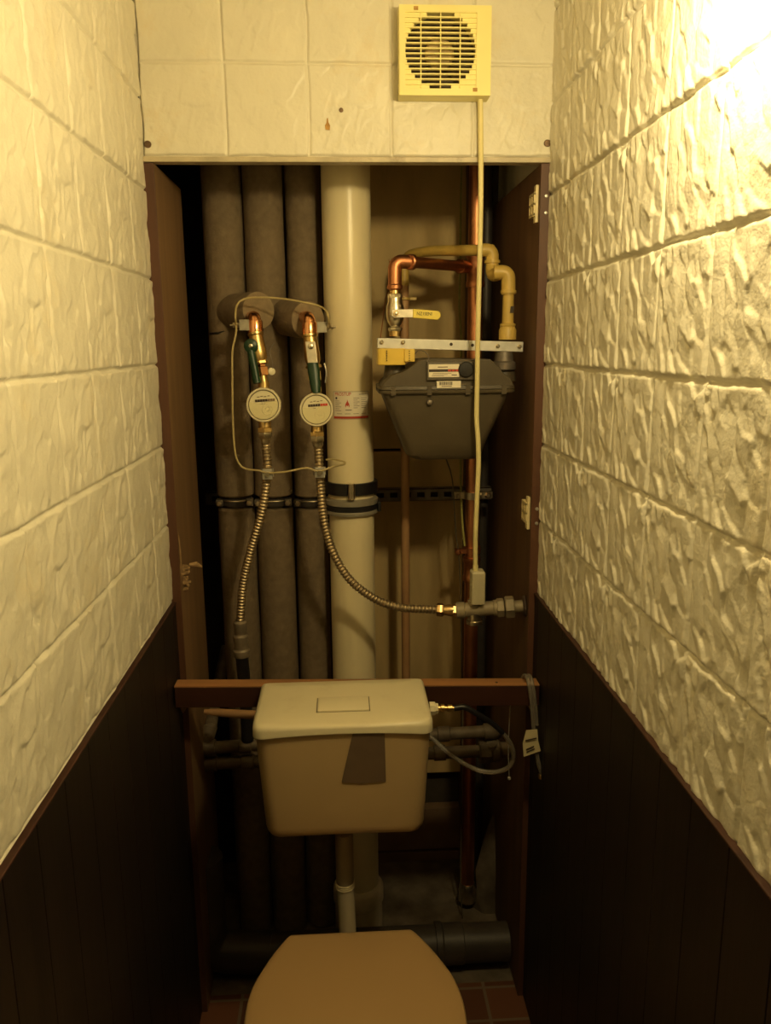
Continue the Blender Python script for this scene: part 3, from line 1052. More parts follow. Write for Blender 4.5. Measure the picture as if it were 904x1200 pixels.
mb.box((a.x + ww * .75, yf - .0098, b_.z + hh * .14), (a.x + ww * .92, yf - .0094, b_.z + hh * .2), INK)
mb.build('counter_digits', INK, idx)
p = G(546, 433, yf - .006)
MB().lathe((p.x, yf - .006, p.z), (0, -1, 0), [(.0165, 0), (.0165, .006), (.0145, .008), (.006, .0085)], 28).build('black_cap', BLACK, gm)
a, b_ = G(511.5, 446.5, yf), G(539.5, 454, yf)
sl = MB().box((a.x, yf - .0105, b_.z), (b_.x, yf + .002, a.z)).build('barcode_label', PAPER, gm)
mb = MB()
ww, hh = b_.x - a.x, a.z - b_.z
x = a.x + ww * .1
while x < a.x + ww * .66:
    q = random.uniform(.01, .035) * ww
    mb.box((x, yf - .0111, b_.z + hh * .42), (x + q, yf - .0104, b_.z + hh * .92))
    x += q + random.uniform(.015, .04) * ww
mb.box((a.x + ww * .2, yf - .0111, b_.z + hh * .2), (a.x + ww * .62, yf - .0104, b_.z + hh * .28))
mb.build('barcode_print', INK, sl)
p = G(503.5, 471.5)
MB().lathe((p.x, yf + .006, p.z), (0, -1, 0), [(.007, 0), (.007, .008), (.0055, .013), (.002, .015)], 14).build('seal_screw', DSTEEL, gm)
p = G(558, 452)

# yellow seal collar around the left connection
a, b_ = at(443, 408.5, YG - .06), at(476, 428, YG - .06)
ys = thing('yellow_seal', 'yellow plastic seal clip under the left end of the zinc bar', 'seal', ((a.x + b_.x) / 2, YG - .02, b_.z))
n = 20
mb = MB().loft([rrect(a.x, b_.x, YG - .06, YG + .02, .009, z) for z in (b_.z, b_.z + .002, a.z - .002, a.z)])
mb.build('seal_body', YELB, ys, fix=True, bevel=.002)
c0, c1_ = at(474, 409, YG - .062), at(486.5, 424, YG - .062)
MB().box((c0.x, YG - .062, c1_.z), (c1_.x, YG - .03, c0.z)).build('seal_tab', YELB, ys, bevel=.002)
for px in (453.5, 480):
    mb = MB()
    for k in range(5):
        p = at(px, 411.5 + k * 2.7, YG - .0625)
        mb.box((p.x - .001, YG - .0632, p.z - .0012), (p.x + .001, YG - .06, p.z + .0012))
    mb.build('seal_marks', INK, ys)
# sealing wire
MB().tube(smooth_path([at(485, 417, YG - .055), at(490, 411, YG - .06), at(498, 412, YG - .065), at(503, 419, YG - .068), at(500, 424, YG - .072)]), .0009, 6).build('seal_wire', DSTEEL, ys)
# thin twisted ends of wire above the valve
o = MB().tube(smooth_path([at(462, 320, 2.0), at(458, 312, 2.0), at(456, 304, 1.99)]), .0012, 6)
o.tube(smooth_path([at(462, 320, 2.0), at(460, 310, 2.0), at(459, 303, 2.0)]), .0012, 6)
o.tube([at(462, 320, 2.0), at(452, 350, 1.9), at(446, 396.5, ybar + .022)], .0012, 6)
tag(o.build('frayed_wire', COPPER), 'frayed thin copper wire ends standing behind the copper elbow', 'wire')

# dark conduits behind the riser
cx = at(571, 440, 2.1)
r = rpx(6.5, cx)
o = MB().cyl((cx.x, 2.10 + .035, -.004), (cx.x, 2.135, CEIL - .01), r, 20)
tag(o.build('steel_conduit', DARKP), 'dark steel conduit running floor to ceiling behind the right of copper riser', 'pipe')
cx = at(550, 300, 2.2)
o = MB().box((cx.x - .004, 2.2, -.004), (cx.x + .03, 2.27, CEIL - .01))
struct(o.build('trim_10', FRAMEM, bevel=.002))

# ground wires down the back board
pts = [at(541, 195, 2.21), at(540, 250, 2.205), at(539.5, 310, 2.2), at(538.5, 360, 2.2), at(540.5, 395, 2.2), at(540, 470, 2.15), at(540, 560, 2.06), at(542, 610, 2.02), at(545, 640, 2.0)]
tag(MB().tube(smooth_path(pts, .02), .0028, 8).build('earth_wire', WIREG), 'green and yellow earth wire hanging down the back board to the riser clip', 'wire')
pts = [at(522, 535, 1.97), at(530, 560, 2.0), at(533, 600, 2.0), at(535, 630, 2.0), at(538, 650, 2.0), at(540, 700, 2.02), at(541, 790, 2.06)]
tag(MB().tube(smooth_path(pts, .02), .0017, 8).build('thin_cable', WIRED), 'thin dark cable emerging from beneath the grey gas meter', 'wire')
pts = [at(543, 812, 2.0), at(542, 880, 1.99), at(541, 960, 1.99), at(540, 1040, 1.98), at(543, 1085, 1.97)]
tag(MB().tube(smooth_path(pts, .02), .002, 8).build('thin_cable', WIRED), 'thin cable hanging beside the copper riser below the cistern level', 'wire')
pts = [at(599, 822, 1.6400), at(597, 850, 1.643), at(596, 880, 1.645), at(597, 911, 1.645)]
o = MB().tube(smooth_path(pts, .02), .0011, 6)
p = at(597, 911, 1.645)
o.lathe(p + Vector((0, 0, -.006)), (0, 0, 1), [(.002, 0), (.004, .002), (.004, .006), (.001, .008)], 10)
tag(o.build('pull_wire', ZINC), 'thin wire with a small metal end hanging under the batten at right', 'wire')

# ------------------------------------------------------------ water meters
YW = 1.80


def stub(back, front, rp, t):
    r = rpx(rp, front)
    d = (front - back).normalized()
    L_ = (front - back).length
    prof = [(r, 0), (r, L_ - .004), (r * .97, L_)]
    st_ = MB().lathe(back, d, prof, 32).build('branch_sleeve', FOAM, t)
    MB().lathe(front - d * .003, d, [(r * .96, 0), (r * .96, .0042), (r * .42, .0044)], 32).build('cut_face', FOAMD, st_)
    return t, d, r


f1, f2 = at(303, 364, 1.87), at(361, 375, 1.86)
s1, d1, rs1 = stub(at(272, 366, 1.965), f1, 22, p1)
s2, d2, rs2 = stub(at(334, 372, 1.965), f2, 22, p3)


def elbow(front, px0, py0, px1, py1, label):
    s = at(px0, py0, front.y + .02)
    e = at(px1, py1, YW + .01)
    t = thing('copper_elbow', label, 'pipe fitting', e, 'copper elbows on the water pipes')
    r = rpx(8.2, e)
    cor = Vector((e.x, e.y, s.z - .002))
    MB().tube(round_path([s, cor, e], .026, 10), r * .9, 22).build('bend', COPPERB, t)
    MB().lathe(e + Vector((0, 0, -.002)), (0, 0, 1), [(r * .85, 0), (r * 1.08, .001), (r * 1.08, .026), (r * .92, .03)], 22).build('socket', COPPERB, t)
    return t, e, r


e1, E1, re1 = elbow(f1, 293, 372, 299.5, 390, 'bright copper elbow above the left water meter')
e2, E2, re2 = elbow(f2, 354, 372, 363, 392, 'bright copper elbow above the right water meter')


def nut(mb, o, ax, r, h, m=None):
    mb.lathe(o, ax, [(r * .9, 0), (r, h * .12), (r, h * .88), (r * .9, h)], 6, m)


def ball_valve(e, top_px, bot, side, label):
    """brass valve from under the elbow to the meter; side: lever left or in front"""
    px, py = top_px
    t = thing('ball_valve', label, 'valve', bot, 'green lever valves over the water meters')
    r = rpx(8.6, bot)
    ax = (e - bot)
    L_ = ax.length
    mb = MB()
    mb.lathe(bot, ax, [(r * .62, 0), (r * .62, L_ * .16)], 18, BRASS)
    mb.lathe(bot + ax * .14, ax, [(r * .95, 0), (r * .98, L_ * .03), (r * .98, L_ * .16), (r * .7, L_ * .18), (r * .66, L_ * .24)], 6, COPPERB if side < 0 else BRASS)
    mb.lathe(bot + ax * .36, ax, [(r * .7, 0), (r * 1.1, .002), (r * 1.1, .007), (r * .85, .009)], 8, BRASS)
    mb.lathe(bot + ax * .44, ax, [(r * .85, 0), (r * 1.02, L_ * .06), (r * 1.08, L_ * .2), (r * 1.0, L_ * .36), (r * .95, L_ * .5), (r * 1.08, L_ * .52), (r * 1.08, L_ * .56)], 24, BRASS)
    mb.build('body', BRASS, t)
    up = ax.normalized()
    if side < 0:
        hub = bot + ax * .74 + Vector((-r * .75, -.012, 0))
        mb = MB().lathe(hub + Vector((r * .6, 0, 0)), (-1, 0, 0), [(r * .75, 0), (r * .85, r * .3), (r * .85, r * 1.0), (r * .4, r * 1.2)], 20)
        mb.lathe(hub + Vector((0, -r * .2, 0)), (0, -1, 0), [(r * .95, 0), (r * .95, r * .45), (r * .5, r * .7)], 20)
        a = hub + Vector((-r * .1, -.004, 0))
        lo = hub + Vector((-r * .05, -.004, 0)) - up * L_ * .74
        mb.tube(smooth_path([a, a.lerp(lo, .3) + Vector((-.0008, 0, 0)), a.lerp(lo, .7), lo], .01), r * .56, 12)
        mb.build('lever', GREEN, t)
        MB().lathe(hub + Vector((0, -r * .85, 0)), (0, -1, 0), [(r * .3, 0), (r * .3, r * .12), (r * .1, r * .2)], 6).build('lever_screw', NICK, t)
        p = bot + ax * .22 + Vector((r * 1.45, -.004, 0))
        MB().lathe(p + Vector((-.004, .006, 0)), (.35, -1, .1), [(r * .5, 0), (r * .5, .008), (r * .25, .0095)], 14).build('seal_disc', DIAL, t)
        MB().tube(smooth_path([p, p + Vector((.001, 0, .02)), p + Vector((-.004, 0, .045)), p + Vector((.006, .004, .062))]), .0009, 6).build('seal_wire', DSTEEL, t)
    else:
        c = bot + ax * .78 + Vector((0, -r * 1.0, 0))
        MB().lathe(c + Vector((0, r * .9, 0)), (0, -1, 0), [(r * .6, 0), (r * .6, r * 1.0)], 14).build('stem', BRASS, t)
        mb = MB().obox(c - up * L_ * .11 + Vector((0, -r * .1, 0)), (r * .68, 0, 0), up * L_ * .2, (0, .0018, 0))
        mb.lathe(c + Vector((0, -r * .1, 0)), (0, -1, 0), [(r * .42, 0), (r * .42, .005), (r * .2, .0065)], 6)
        mb.build('lever_plate', NICK, t, bevel=.001)
        hi, lo = c - up * L_ * .3 + Vector((0, -r * .1, 0)), c - up * L_ * .86 + Vector((0, -r * .5, 0))
        mb = MB()
        loops = []
        for k, (f, w) in enumerate(((0, .66), (.04, .76), (.3, .82), (.7, .72), (.95, .6), (1, .45))):
            p = hi.lerp(lo, f)
            n = 14
            loops.append([p + Vector((math.cos(2 * math.pi * i / n) * r * w, math.sin(2 * math.pi * i / n) * r * .42, 0)) for i in range(n)])
        mb.loft(loops)
        mb.build('lever', GREEN, t, fix=True)
        p = bot + ax * .2 + Vector((r * 1.35, -.002, 0))
        MB().tube(smooth_path([p + Vector((0, 0, .03)), p + Vector((.004, -.003, .01)), p + Vector((.001, 0, -.012))]), .0018, 8).build('seal_wire', ZINC, t)
    return t


def water_meter(px, py, rp, Y, label, red):
    c = at(px, py, Y)
    r = rpx(rp, c)
    ax = Vector((.02, -1, .1)).normalized()         # the dial looks forward and a little up
    t = thing('water_meter', label, 'meter', c - Vector((0, 0, r)), 'round water meters')
    u = Vector((1, 0, 0))
    u = (u - ax * u.dot(ax)).normalized()
    v = ax.cross(u) * -1
    if v.z < 0:
        v = -v
    mb = MB()
    back = c - ax * .045
    mb.lathe(back, ax, [(r * .7, 0), (r * .85, .006), (r * .88, .03), (r * .93, .034)], 32)
    mb.cyl(back + ax * .02 + v * r * .7, back + ax * .02 + v * r * 1.35, r * .32, 18)
    mb.cyl(back + ax * .02 - v * r * .7, back + ax * .02 - v * r * 1.3, r * .36, 18)
    nut(mb, back + ax * .02 - v * r * 1.3, -v, r * .45, r * .3)
    mb.build('brass_body', BRASS, t)
    mb = MB().lathe(c - ax * .014, ax, [(r * .9, 0), (r * .98, .001), (r, .004), (r, .012), (r * .97, .0155), (r * .885, .0155), (r * .87, .010)], 48)
    for k in range(8):
        g = 2 * math.pi * k / 8 + .2
        q = c + (u * math.cos(g) + v * math.sin(g)) * r * .975 - ax * .006
        mb.obox(q, (u * math.cos(g) + v * math.sin(g)) * .0012, (-u * math.sin(g) + v * math.cos(g)) * .003, ax * .004)
    mb.build('dial_ring', RINGM, t)
    face = MB().lathe(c - ax * .006, ax, [(r * .85, 0), (r * .85, .0035), (r * .2, .0036)], 48).build('dial_face', DIAL, t)
    MB().ring(c - ax * .0018, ax, r * .856, .0013, 48, 6).build('rim_gap', GROOVE, t)
    # half lid over the lower part, with its step
    mb = MB()
    pts = []
    n = 30
    rl = r * .84
    g0, g1 = math.radians(168), math.radians(374)
    for k in range(n + 1):
        g = g0 + (g1 - g0) * k / n
        pts.append((math.cos(g) * rl, math.sin(g) * rl))
    pts += [(rl * .12, rl * .20), (rl * .06, rl * .03)]
    mb.prism([c - ax * .003 + u * a + v * b_ for a, b_ in pts], ax * .0045)
    lid = mb.build('dial_lid', DIALL, t, bevel=.0008, seg=1)
    mb = MB()
    q = c + ax * .0016
    mb.ring(q + u * r * .22 - v * r * .24, ax, r * .13, .0008, 20, 6)
    mb.ring(q + u * r * .2 - v * r * .3, ax, r * .3, .0006, 24, 6)
    mb.build('embossed_ring', DIALL, lid)
    mb = MB()
    q = c - ax * .0015
    tilt = (u + v * .06).normalized()
    for k in range(8):
        p = q + tilt * (r * (-.42 + k * .145)) + v * r * .26
        mb.obox(p, tilt * r * .066, v * r * .07, ax * .0006, INK if k < 5 else (RED if red else GREY))
    for k in range(4):
        p = q + tilt * r * (-.3 + k * .2) + v * r * (.47 + .03 * (k % 2))
        mb.obox(p, tilt * r * .07, v * r * .022, ax * .0005, GREY)
    mb.obox(q - tilt * r * .38 + v * r * .08, tilt * r * .35, v * r * .015, ax * .0005, GREY)
    mb.build('counter_digits', INK, face)
    return t, c, r, v, ax, back


YM = 1.765
w1, m1, rm1, v1, ax1, bk1 = water_meter(309, 474.5, 20.3, YM, 'left round water meter with a cream dial and grey digits', False)
w2, m2, rm2, v2, ax2, bk2 = water_meter(371, 480, 19.8, YM, 'right round water meter with a cream dial and red digits', True)
t1 = bk1 + ax1 * .02 + v1 * rm1 * 1.3
t2 = bk2 + ax2 * .02 + v2 * rm2 * 1.3
ball_valve(E1, (303, 395), t1, -1, 'brass valve with its green lever hanging at the left side')
ball_valve(E2, (366, 395), t2, 1, 'brass valve with its green lever hanging in front')


def ribbed(name, path, r, label, ends, group):
    P = smooth_path(path, .0022)
    # even steps along the path
    out = [P[0]]
    acc = 0
    for a, b_ in zip(P[:-1], P[1:]):
        out.append(b_)
    L_ = [0]
    for a, b_ in zip(out[:-1], out[1:]):
        L_.append(L_[-1] + (b_ - a).length)
    tot = L_[-1]
    step = .0016
    n = int(tot / step)
    S = []
    j = 0
    for k in range(n + 1):
        d = tot * k / n
        while j < len(L_) - 2 and L_[j + 1] < d:
            j += 1
        f = (d - L_[j]) / max(1e-9, L_[j + 1] - L_[j])
        S.append(out[j].lerp(out[j + 1], f))
    R = [r * (1.0, 1.0, .86, .80, .86)[k % 5] for k in range(len(S))]
    t = thing(name, label, 'hose', P[-1], group)
    MB().tube(S, R, 16).build('corrugated_tube', STEEL, t)
    return t, S


h1, S1 = ribbed('flexible_hose', [bk1 + ax1 * .02 - v1 * rm1 * 1.55, at(312, 525, 1.795), at(313.5, 555, 1.79), at(307, 600, 1.80), at(294, 645, 1.815), at(285, 685, 1.83), at(281.5, 730, 1.84)], rpx(5.6, m1), 'corrugated steel hose running down from the left water meter', 0, 'corrugated steel hoses')
h2, S2 = ribbed('flexible_hose', [bk2 + ax2 * .02 - v2 * rm2 * 1.55, at(373.5, 530, 1.79), at(375.5, 565, 1.785), at(380, 610, 1.785), at(391, 648, 1.78), at(411, 680, 1.775), at(440, 702, 1.765), at(470, 712, 1.75), at(514, 714.5, 1.74)], rpx(5.4, m2), 'corrugated steel hose curving across the vent pipe to the grey valve', 0, 'corrugated steel hoses')
for t, S in ((h1, S1), (h2, S2)):
    d = (S[4] - S[0]).normalized()
    mb = MB()
    nut(mb, S[0] - d * .004, d, .0155, .017)
    mb.lathe(S[0] + d * .012, d, [(.0115, 0), (.0115, .01), (.009, .013)], 16)
    mb.build('nut', NICK, t)
d = (S2[-1] - S2[-6]).normalized()
mb = MB()
nut(mb, S2[-1] - d * .004, d, .0155, .016)
mb.lathe(S2[-1] + d * .010, d, [(.011, 0), (.012, .008), (.0135, .014), (.0135, .024), (.0105, .027), (.0105, .034)], 18)
nut(mb, S2[-1] + d * .032, d, .0145, .01)
mb.build('end_nut', mat('worn brass', (.72, .5, .24), .3, 1., var=.2, scale=60), h2)
VS = S2[-1] + d * .04
# lower coupling and black pipe under hose 1
q = S1[-1]
cp = thing('grey_coupling', 'stepped grey coupling joining the left steel hose to a black pipe', 'pipe fitting', q)
ru = rpx(8, q)
Z = lambda py: at(282, py, q.y).z
mb = MB().lathe((q.x, q.y, Z(769)), (0, 0, 1), [(ru * 1.15, 0), (ru * 1.25, .003), (ru * 1.25, .016), (ru * 1.05, .02), (ru * 1.0, Z(753) - Z(769)), (ru * 1.12, Z(751) - Z(769)), (ru * 1.12, Z(745) - Z(769)), (ru * .85, Z(743) - Z(769)), (ru * .85, Z(740) - Z(769)), (ru * 1.0, Z(738) - Z(769)), (ru * 1.0, Z(729) - Z(769)), (ru * .7, Z(727) - Z(769))], 20)
mb.build('coupling_body', mat('worn grey fitting', (.25, .2, .14), .5, .3, var=.25, scale=60), cp)
MB().tube(smooth_path([(q.x, q.y, Z(768)), (q.x + .003, q.y, Z(800)), (q.x + .004, q.y + .003, Z(840)), (q.x + .004, q.y + .004, Z(869))]), ru * .95, 18).build('black_pipe', RUBBER, cp)

# grounding clamps and the wire that joins them


def ground_clamp(c, ax, label, bolt):
    t = thing('grounding_clamp', label, 'clamp', c, 'grounding clamps on the water pipes')
    ax = Vector(ax)
    mb = MB().obox(c, (.0105, 0, 0), (0, .007, 0), (0, 0, .0115))
    mb.build('block', CLAMPM, t, bevel=.0012)
    mb = MB()
    e = c + ax * .0105
    mb.cyl(c, e + ax * .02, .0022, 10)
    nut(mb, e, ax, .006, .006)
    nut(mb, e + ax * .009, ax, .006, .005)
    mb.build('clamp_bolt', NICK, t)
    return e + ax * .007


k1 = at(286.5, 381, YW - .005)
k2 = at(377.5, 383.5, YW - .005)
g1 = ground_clamp(k1, (-1, 0, 0), 'zinc grounding clamp on the left copper elbow', 1)
g2 = ground_clamp(k2, (1, 0, 0), 'zinc grounding clamp on the right copper elbow, by the vent pipe', 1)


def hose_clamp(c, label):
    t = thing('grounding_clamp', label, 'clamp', c, 'grounding clamps on the steel hoses')
    MB().lathe(c + Vector((0, 0, -.008)), (0, 0, 1), [(.0098, 0), (.0145, 0), (.0145, .017), (.0098, .017)], 18).build('band', ZINC, t)
    MB().obox(c + Vector((.0015, -.017, 0)), (.011, 0, 0), (0, .006, 0), (0, 0, .0115)).build('block', ZINC, t, bevel=.0012)
    mb = MB()
    nut(mb, c + Vector((.0015, -.023, 0)), (0, -1, 0), .0065, .006)
    mb.build('clamp_bolt', NICK, t)
    return c + Vector((0, -.022, .004))


q3 = min(S1, key=lambda p: abs(p.z - at(314, 554, 1.79).z))
q4 = min(S2, key=lambda p: abs(p.z - at(376, 552, 1.79).z))
g3 = hose_clamp(q3, 'small metal clamp round the left steel hose')
g4 = hose_clamp(q4, 'small metal clamp round the right steel hose')
yw = YW - .03
mb = MB()
mb.tube(smooth_path([g1, at(276, 373, yw), at(277.5, 358, yw + .02), at(286, 350.5, yw + .03), at(305, 348.5, yw + .03), at(330, 350, yw + .03), at(355, 354, yw + .02), at(375, 359, yw + .02), at(383.5, 366, yw), at(385.5, 376, yw), g2]), .0022, 8)
mb.tube(smooth_path([g1, at(276.5, 392, yw), at(272.5, 412, yw), at(272.5, 450, yw), at(273, 490, yw), at(275, 525, yw), at(279.5, 542, yw), at(288, 549.5, yw), at(304, 551.5, yw - .01), g3 + Vector((0, -.003, 0)), at(330, 553.5, yw - .01), at(345, 551, yw - .01), at(360, 548.5, yw - .01), g4 + Vector((0, -.003, 0)), at(392, 546.5, yw), at(402, 544.5, yw + .02), at(405, 542, yw + .03), at(398, 539.5, yw + .03), at(388, 538, yw + .04), at(382, 539, yw + .04)]), .0022, 8)
tag(mb.build('bonding_wire', WIRE), 'tan bonding wire looping between the clamps around both water meters', 'wire')

# ------------------------------------------- grey valve on the right side
vt = thing('grey_valve', 'grey pipe tee with union nut entering the right hatch board', 'valve', VS)
e = atx(616, 710, XI)
yv = (VS.y + e.y) / 2
d = (e - VS).normalized()
L_ = (e - VS).length
rg = rpx(8.6, VS)
f = lambda px: L_ * (px - 543) / (618 - 543)
mb = MB().lathe(VS, d, [(rg * .7, -.004), (rg * .75, 0), (rg * 1.12, .001), (rg * 1.12, f(552)), (rg * .98, f(553)), (rg * .98, f(583)), (rg * 1.1, f(584)), (rg * 1.1, f(588)), (rg * .8, f(589))], 24)
mb.build('tee_body', VALVEM, vt)
mb = MB()
nut(mb, VS + d * f(587), d, rg * 1.3, f(551))
nut(mb, VS + d * f(596), d, rg * 1.5, f(553))
mb.build('union_nut', VALVEM, vt)
mb = MB().lathe(VS + d * f(604), d, [(rg * .8, 0), (rg * .85, f(552)), (rg * .85, L_ - f(604))], 20)
mb.build('stub_pipe', VALVEM, vt)
MB().lathe(e - d * .006, d, [(rg * 1.3, 0), (rg * 1.5, .004), (rg * 1.5, .006)], 9).build('wall_hole', INK, vt)
b0 = VS + d * f(563)
MB().lathe(b0, (0, 0, -1), [(rg * .9, 0), (rg * .9, rg * 1.5), (rg * 1.1, rg * 1.55), (rg * 1.1, rg * 2.0), (rg * .4, rg * 2.05)], 18).build('drain_cap', NICK, vt)
MB().lathe(b0, (0, 0, 1), [(rg * .95, 0), (rg * .95, rg * 1.25)], 18).build('top_boss', VALVEM, vt)

# ------------------------------------------------------------- extractor fan
YF = D - .004
fa, fb = at(468, 5, D - .045), at(575, 112, D - .045)
fan = thing('extractor_fan', 'square yellowed plastic extractor fan grille on the tiled panel', 'fan', ((fa.x + fb.x) / 2, YF, fb.z))
yf2 = D - .045
W_, H_ = fb.x - fa.x, fa.z - fb.z
GX1 = fa.x + W_ * .86
mb = MB()
# housing: a frame around the round opening
bw = .011
mb.box((fa.x, yf2, fb.z), (fa.x + bw, YF, fa.z))
mb.box((GX1 - bw * .3, yf2, fb.z), (fb.x, YF, fa.z))
mb.box((fa.x + bw, yf2, fa.z - bw), (GX1 - bw * .3, YF, fa.z))
mb.box((fa.x + bw, yf2, fb.z), (GX1 - bw * .3, YF, fb.z + bw))
mb.box((fa.x + bw * .5, YF - .004, fb.z + bw * .5), (GX1, YF, fa.z - bw * .5))
hs = mb.build('housing', FANM, fan)
cxf, czf = (fa.x + bw * .9 + GX1 - bw * .3) / 2, (fa.z + fb.z) / 2 + .001
Rf = (GX1 - fa.x) * .445
# the plate with its round hole, in rows
rows = 15
ph = (H_ - 2 * bw) / rows
ml, mr_ = MB(), MB()
x0, x1 = fa.x + bw * .8, GX1 - bw * .1
for k in range(rows):
    za = fb.z + bw + k * ph
    zc = za + ph / 2 - czf
    hw = math.sqrt(max(0, Rf * Rf - zc * zc))
    if hw < Rf * .3:
        ml.box((x0, yf2 + .0035, za), (x1, yf2 + .007, za + ph))
    else:
        ml.box((x0, yf2 + .0035, za), (cxf - hw, yf2 + .007, za + ph))
        mr_.box((cxf + hw, yf2 + .0035, za), (x1, yf2 + .007, za + ph))
ml.build('shroud', FANM, fan)
mr_.build('shroud', FANM, fan)
mb = MB()
for k in range(rows + 1):
    za = fb.z + bw + k * ph
    mb.box((x0, yf2 + .0008, za - .0013), (x1, yf2 + .008, za + .0013))
for k in range(3):
    x = cxf + (k - 1) * Rf * .56
    mb.box((x - .0011, yf2 + .0015, czf - Rf * .98), (x + .0011, yf2 + .006, czf + Rf * .98))
mb.build('grille', FANM, fan, bevel=.0005, seg=1)
MB().lathe((cxf, YF - .005, czf), (0, -1, 0), [(Rf * 1.04, 0), (Rf * 1.04, .001), (Rf * .1, .0012)], 40).build('recess', FAND, fan)
mb = MB().lathe((cxf, YF - .006, czf), (0, -1, 0), [(Rf * .42, 0), (Rf * .42, .014), (Rf * .36, .018), (Rf * .1, .019)], 28)
imp = mb.build('impeller', FANR, fan)
mb = MB()
for k in range(6):
    g = k * math.pi / 3 + .3
    u = Vector((math.cos(g), 0, math.sin(g)))
    w = Vector((-math.sin(g), 0, math.cos(g)))
    c = Vector((cxf, YF - .014, czf)) + u * Rf * .66
    mb.obox(c, u * Rf * .28, w * Rf * .2 + Vector((0, .005, 0)), Vector((0, .0008, 0)))
mb.build('blade', FAND, imp)
for x, z in ((fa.x + W_ * .18, fa.z - bw * .55), (fa.x + W_ * .83, fb.z + bw * .9)):
    MB().box((x - .0042, yf2 - .0004, z - .0032), (x + .0042, yf2 + .001, z + .0032)).build('corner_clip', RUST, fan)

# ----------------------------------------------------- cream cord and its box
pc = thing('power_cord', 'long cream power cord hanging from the extractor fan over the gas meter', 'cord', at(560, 667, 1.72))
p0 = at(563, 112, D - .02)
pts = [p0 + Vector((0, 0, .004)), at(563.5, 140, D - .014), at(563.8, 190, D - .016), at(563.6, 240, D - .012), at(562.5, 300, D - .005), at(561, 360, D), at(560, 410, D + .005), at(559.5, 450, D + .01), at(558.8, 490, D + .012), at(560.5, 515, D + .012), at(561, 545, D + .012), at(559, 590, D + .014), at(557.5, 630, D + .02), at(557.5, 669, D + .028)]
MB().tube(smooth_path(pts, .01), .0052, 12).build('cord', CORD, pc)
p = at(558.5, 668, D + .03)
p2_ = at(559.5, 704, D + .03)
hw = rpx(8, p)
mb = MB()
mb.loft([rrect(p2_.x - hw, p2_.x + hw, D + .012, D + .048, .004, b0.z + rg * 1.2), rrect(p2_.x - hw, p2_.x + hw, D + .012, D + .048, .004, p.z - .004), rrect(p2_.x - hw * .8, p2_.x + hw * .8, D + .015, D + .045, .004, p.z)])
mb.build('connector', CONNM, pc, fix=True, bevel=.001)
MB().cyl((pts[-1].x, D + .028, p.z - .002), (pts[-1].x, D + .028, p.z + .012), .0062, 12).build('strain_relief', CORD, pc)

# -------------------------------------------------------------- batten
bz = at(250, 805, 1.605).z
bt = thing('batten', 'brown wooden batten running wall to wall behind the cistern', 'batten', (0, 1.62, bz - .05))
bz2 = at(250, 830, 1.605).z
bA, bB = at(207, 804.5, 1.605), at(631, 802.5, 1.605)
bd = (bB - bA) / (bB.x - bA.x)


def bat(x, y, dz):
    return Vector((x, y, bA.z + bd.z * (x - bA.x) + dz))


def bat_box(z0_, z1_, g):
    xa_, xb_ = XL + .012 - g, XR - .012 + g
    lo_ = [bat(xa_, 1.605 - g, z0_), bat(xb_, 1.605 - g, z0_), bat(xb_, 1.640 + g, z0_), bat(xa_, 1.640 + g, z0_)]
    return MB().prism(lo_, (0, 0, z1_ - z0_))


bat_box(-(bz - bz2), -.0025, 0).build('board', BATTEN, bt, bevel=.001)
bat_box(-.0024, 0, .0002).build('top_edge', BATTENLIT, bt)  # top face painted lighter, as the lamp lights it
p = at(582, 799, 1.62)
MB().lathe(bat(p.x, 1.618, -.001), (0, 0, 1), [(.003, 0), (.003, .0018), (.001, .002)], 10).build('nail_head', INK, bt)
# offcuts behind the ends of the batten
for px, lab in ((196, 'small splintered wood block under the left end of batten'), (637, 'small splintered wood block under the right end of batten')):
    bz2 = bat(XL if px < 400 else XR, 1.6, -.045).z
    X = XL + .010 if px < 400 else XR - .010
    s = 1 if px < 400 else -1
    mb = MB().prism([Vector((X, 1.655, bz2 - .002)), Vector((X + s * .016, 1.655, bz2 - .002)), Vector((X + s * .013, 1.655, bz2 - .03)), Vector((X + s * .005, 1.655, bz2 - .042)), Vector((X, 1.655, bz2 - .03))], (0, .025, 0))
    tag(mb.build('wood_block', CHIPW, bevel=.002), lab, 'block')

# -------------------------------------------------------------- cistern
ct = thing('toilet_cistern', 'cream plastic toilet cistern with a square flush button and brown tape', 'cistern', at(404, 984, 1.5))
yb_ = 1.602
yfc = 1.402
zl = at(400, 797, yb_).z
xa, xb = at(299.5, 797, yb_).x, at(503.5, 797, yb_).x
xa2, xb2 = at(294, 852, yfc).x, at(509, 848, yfc).x
zlf = at(400, 847, yfc).z
zsk = at(400, 864, yfc).z


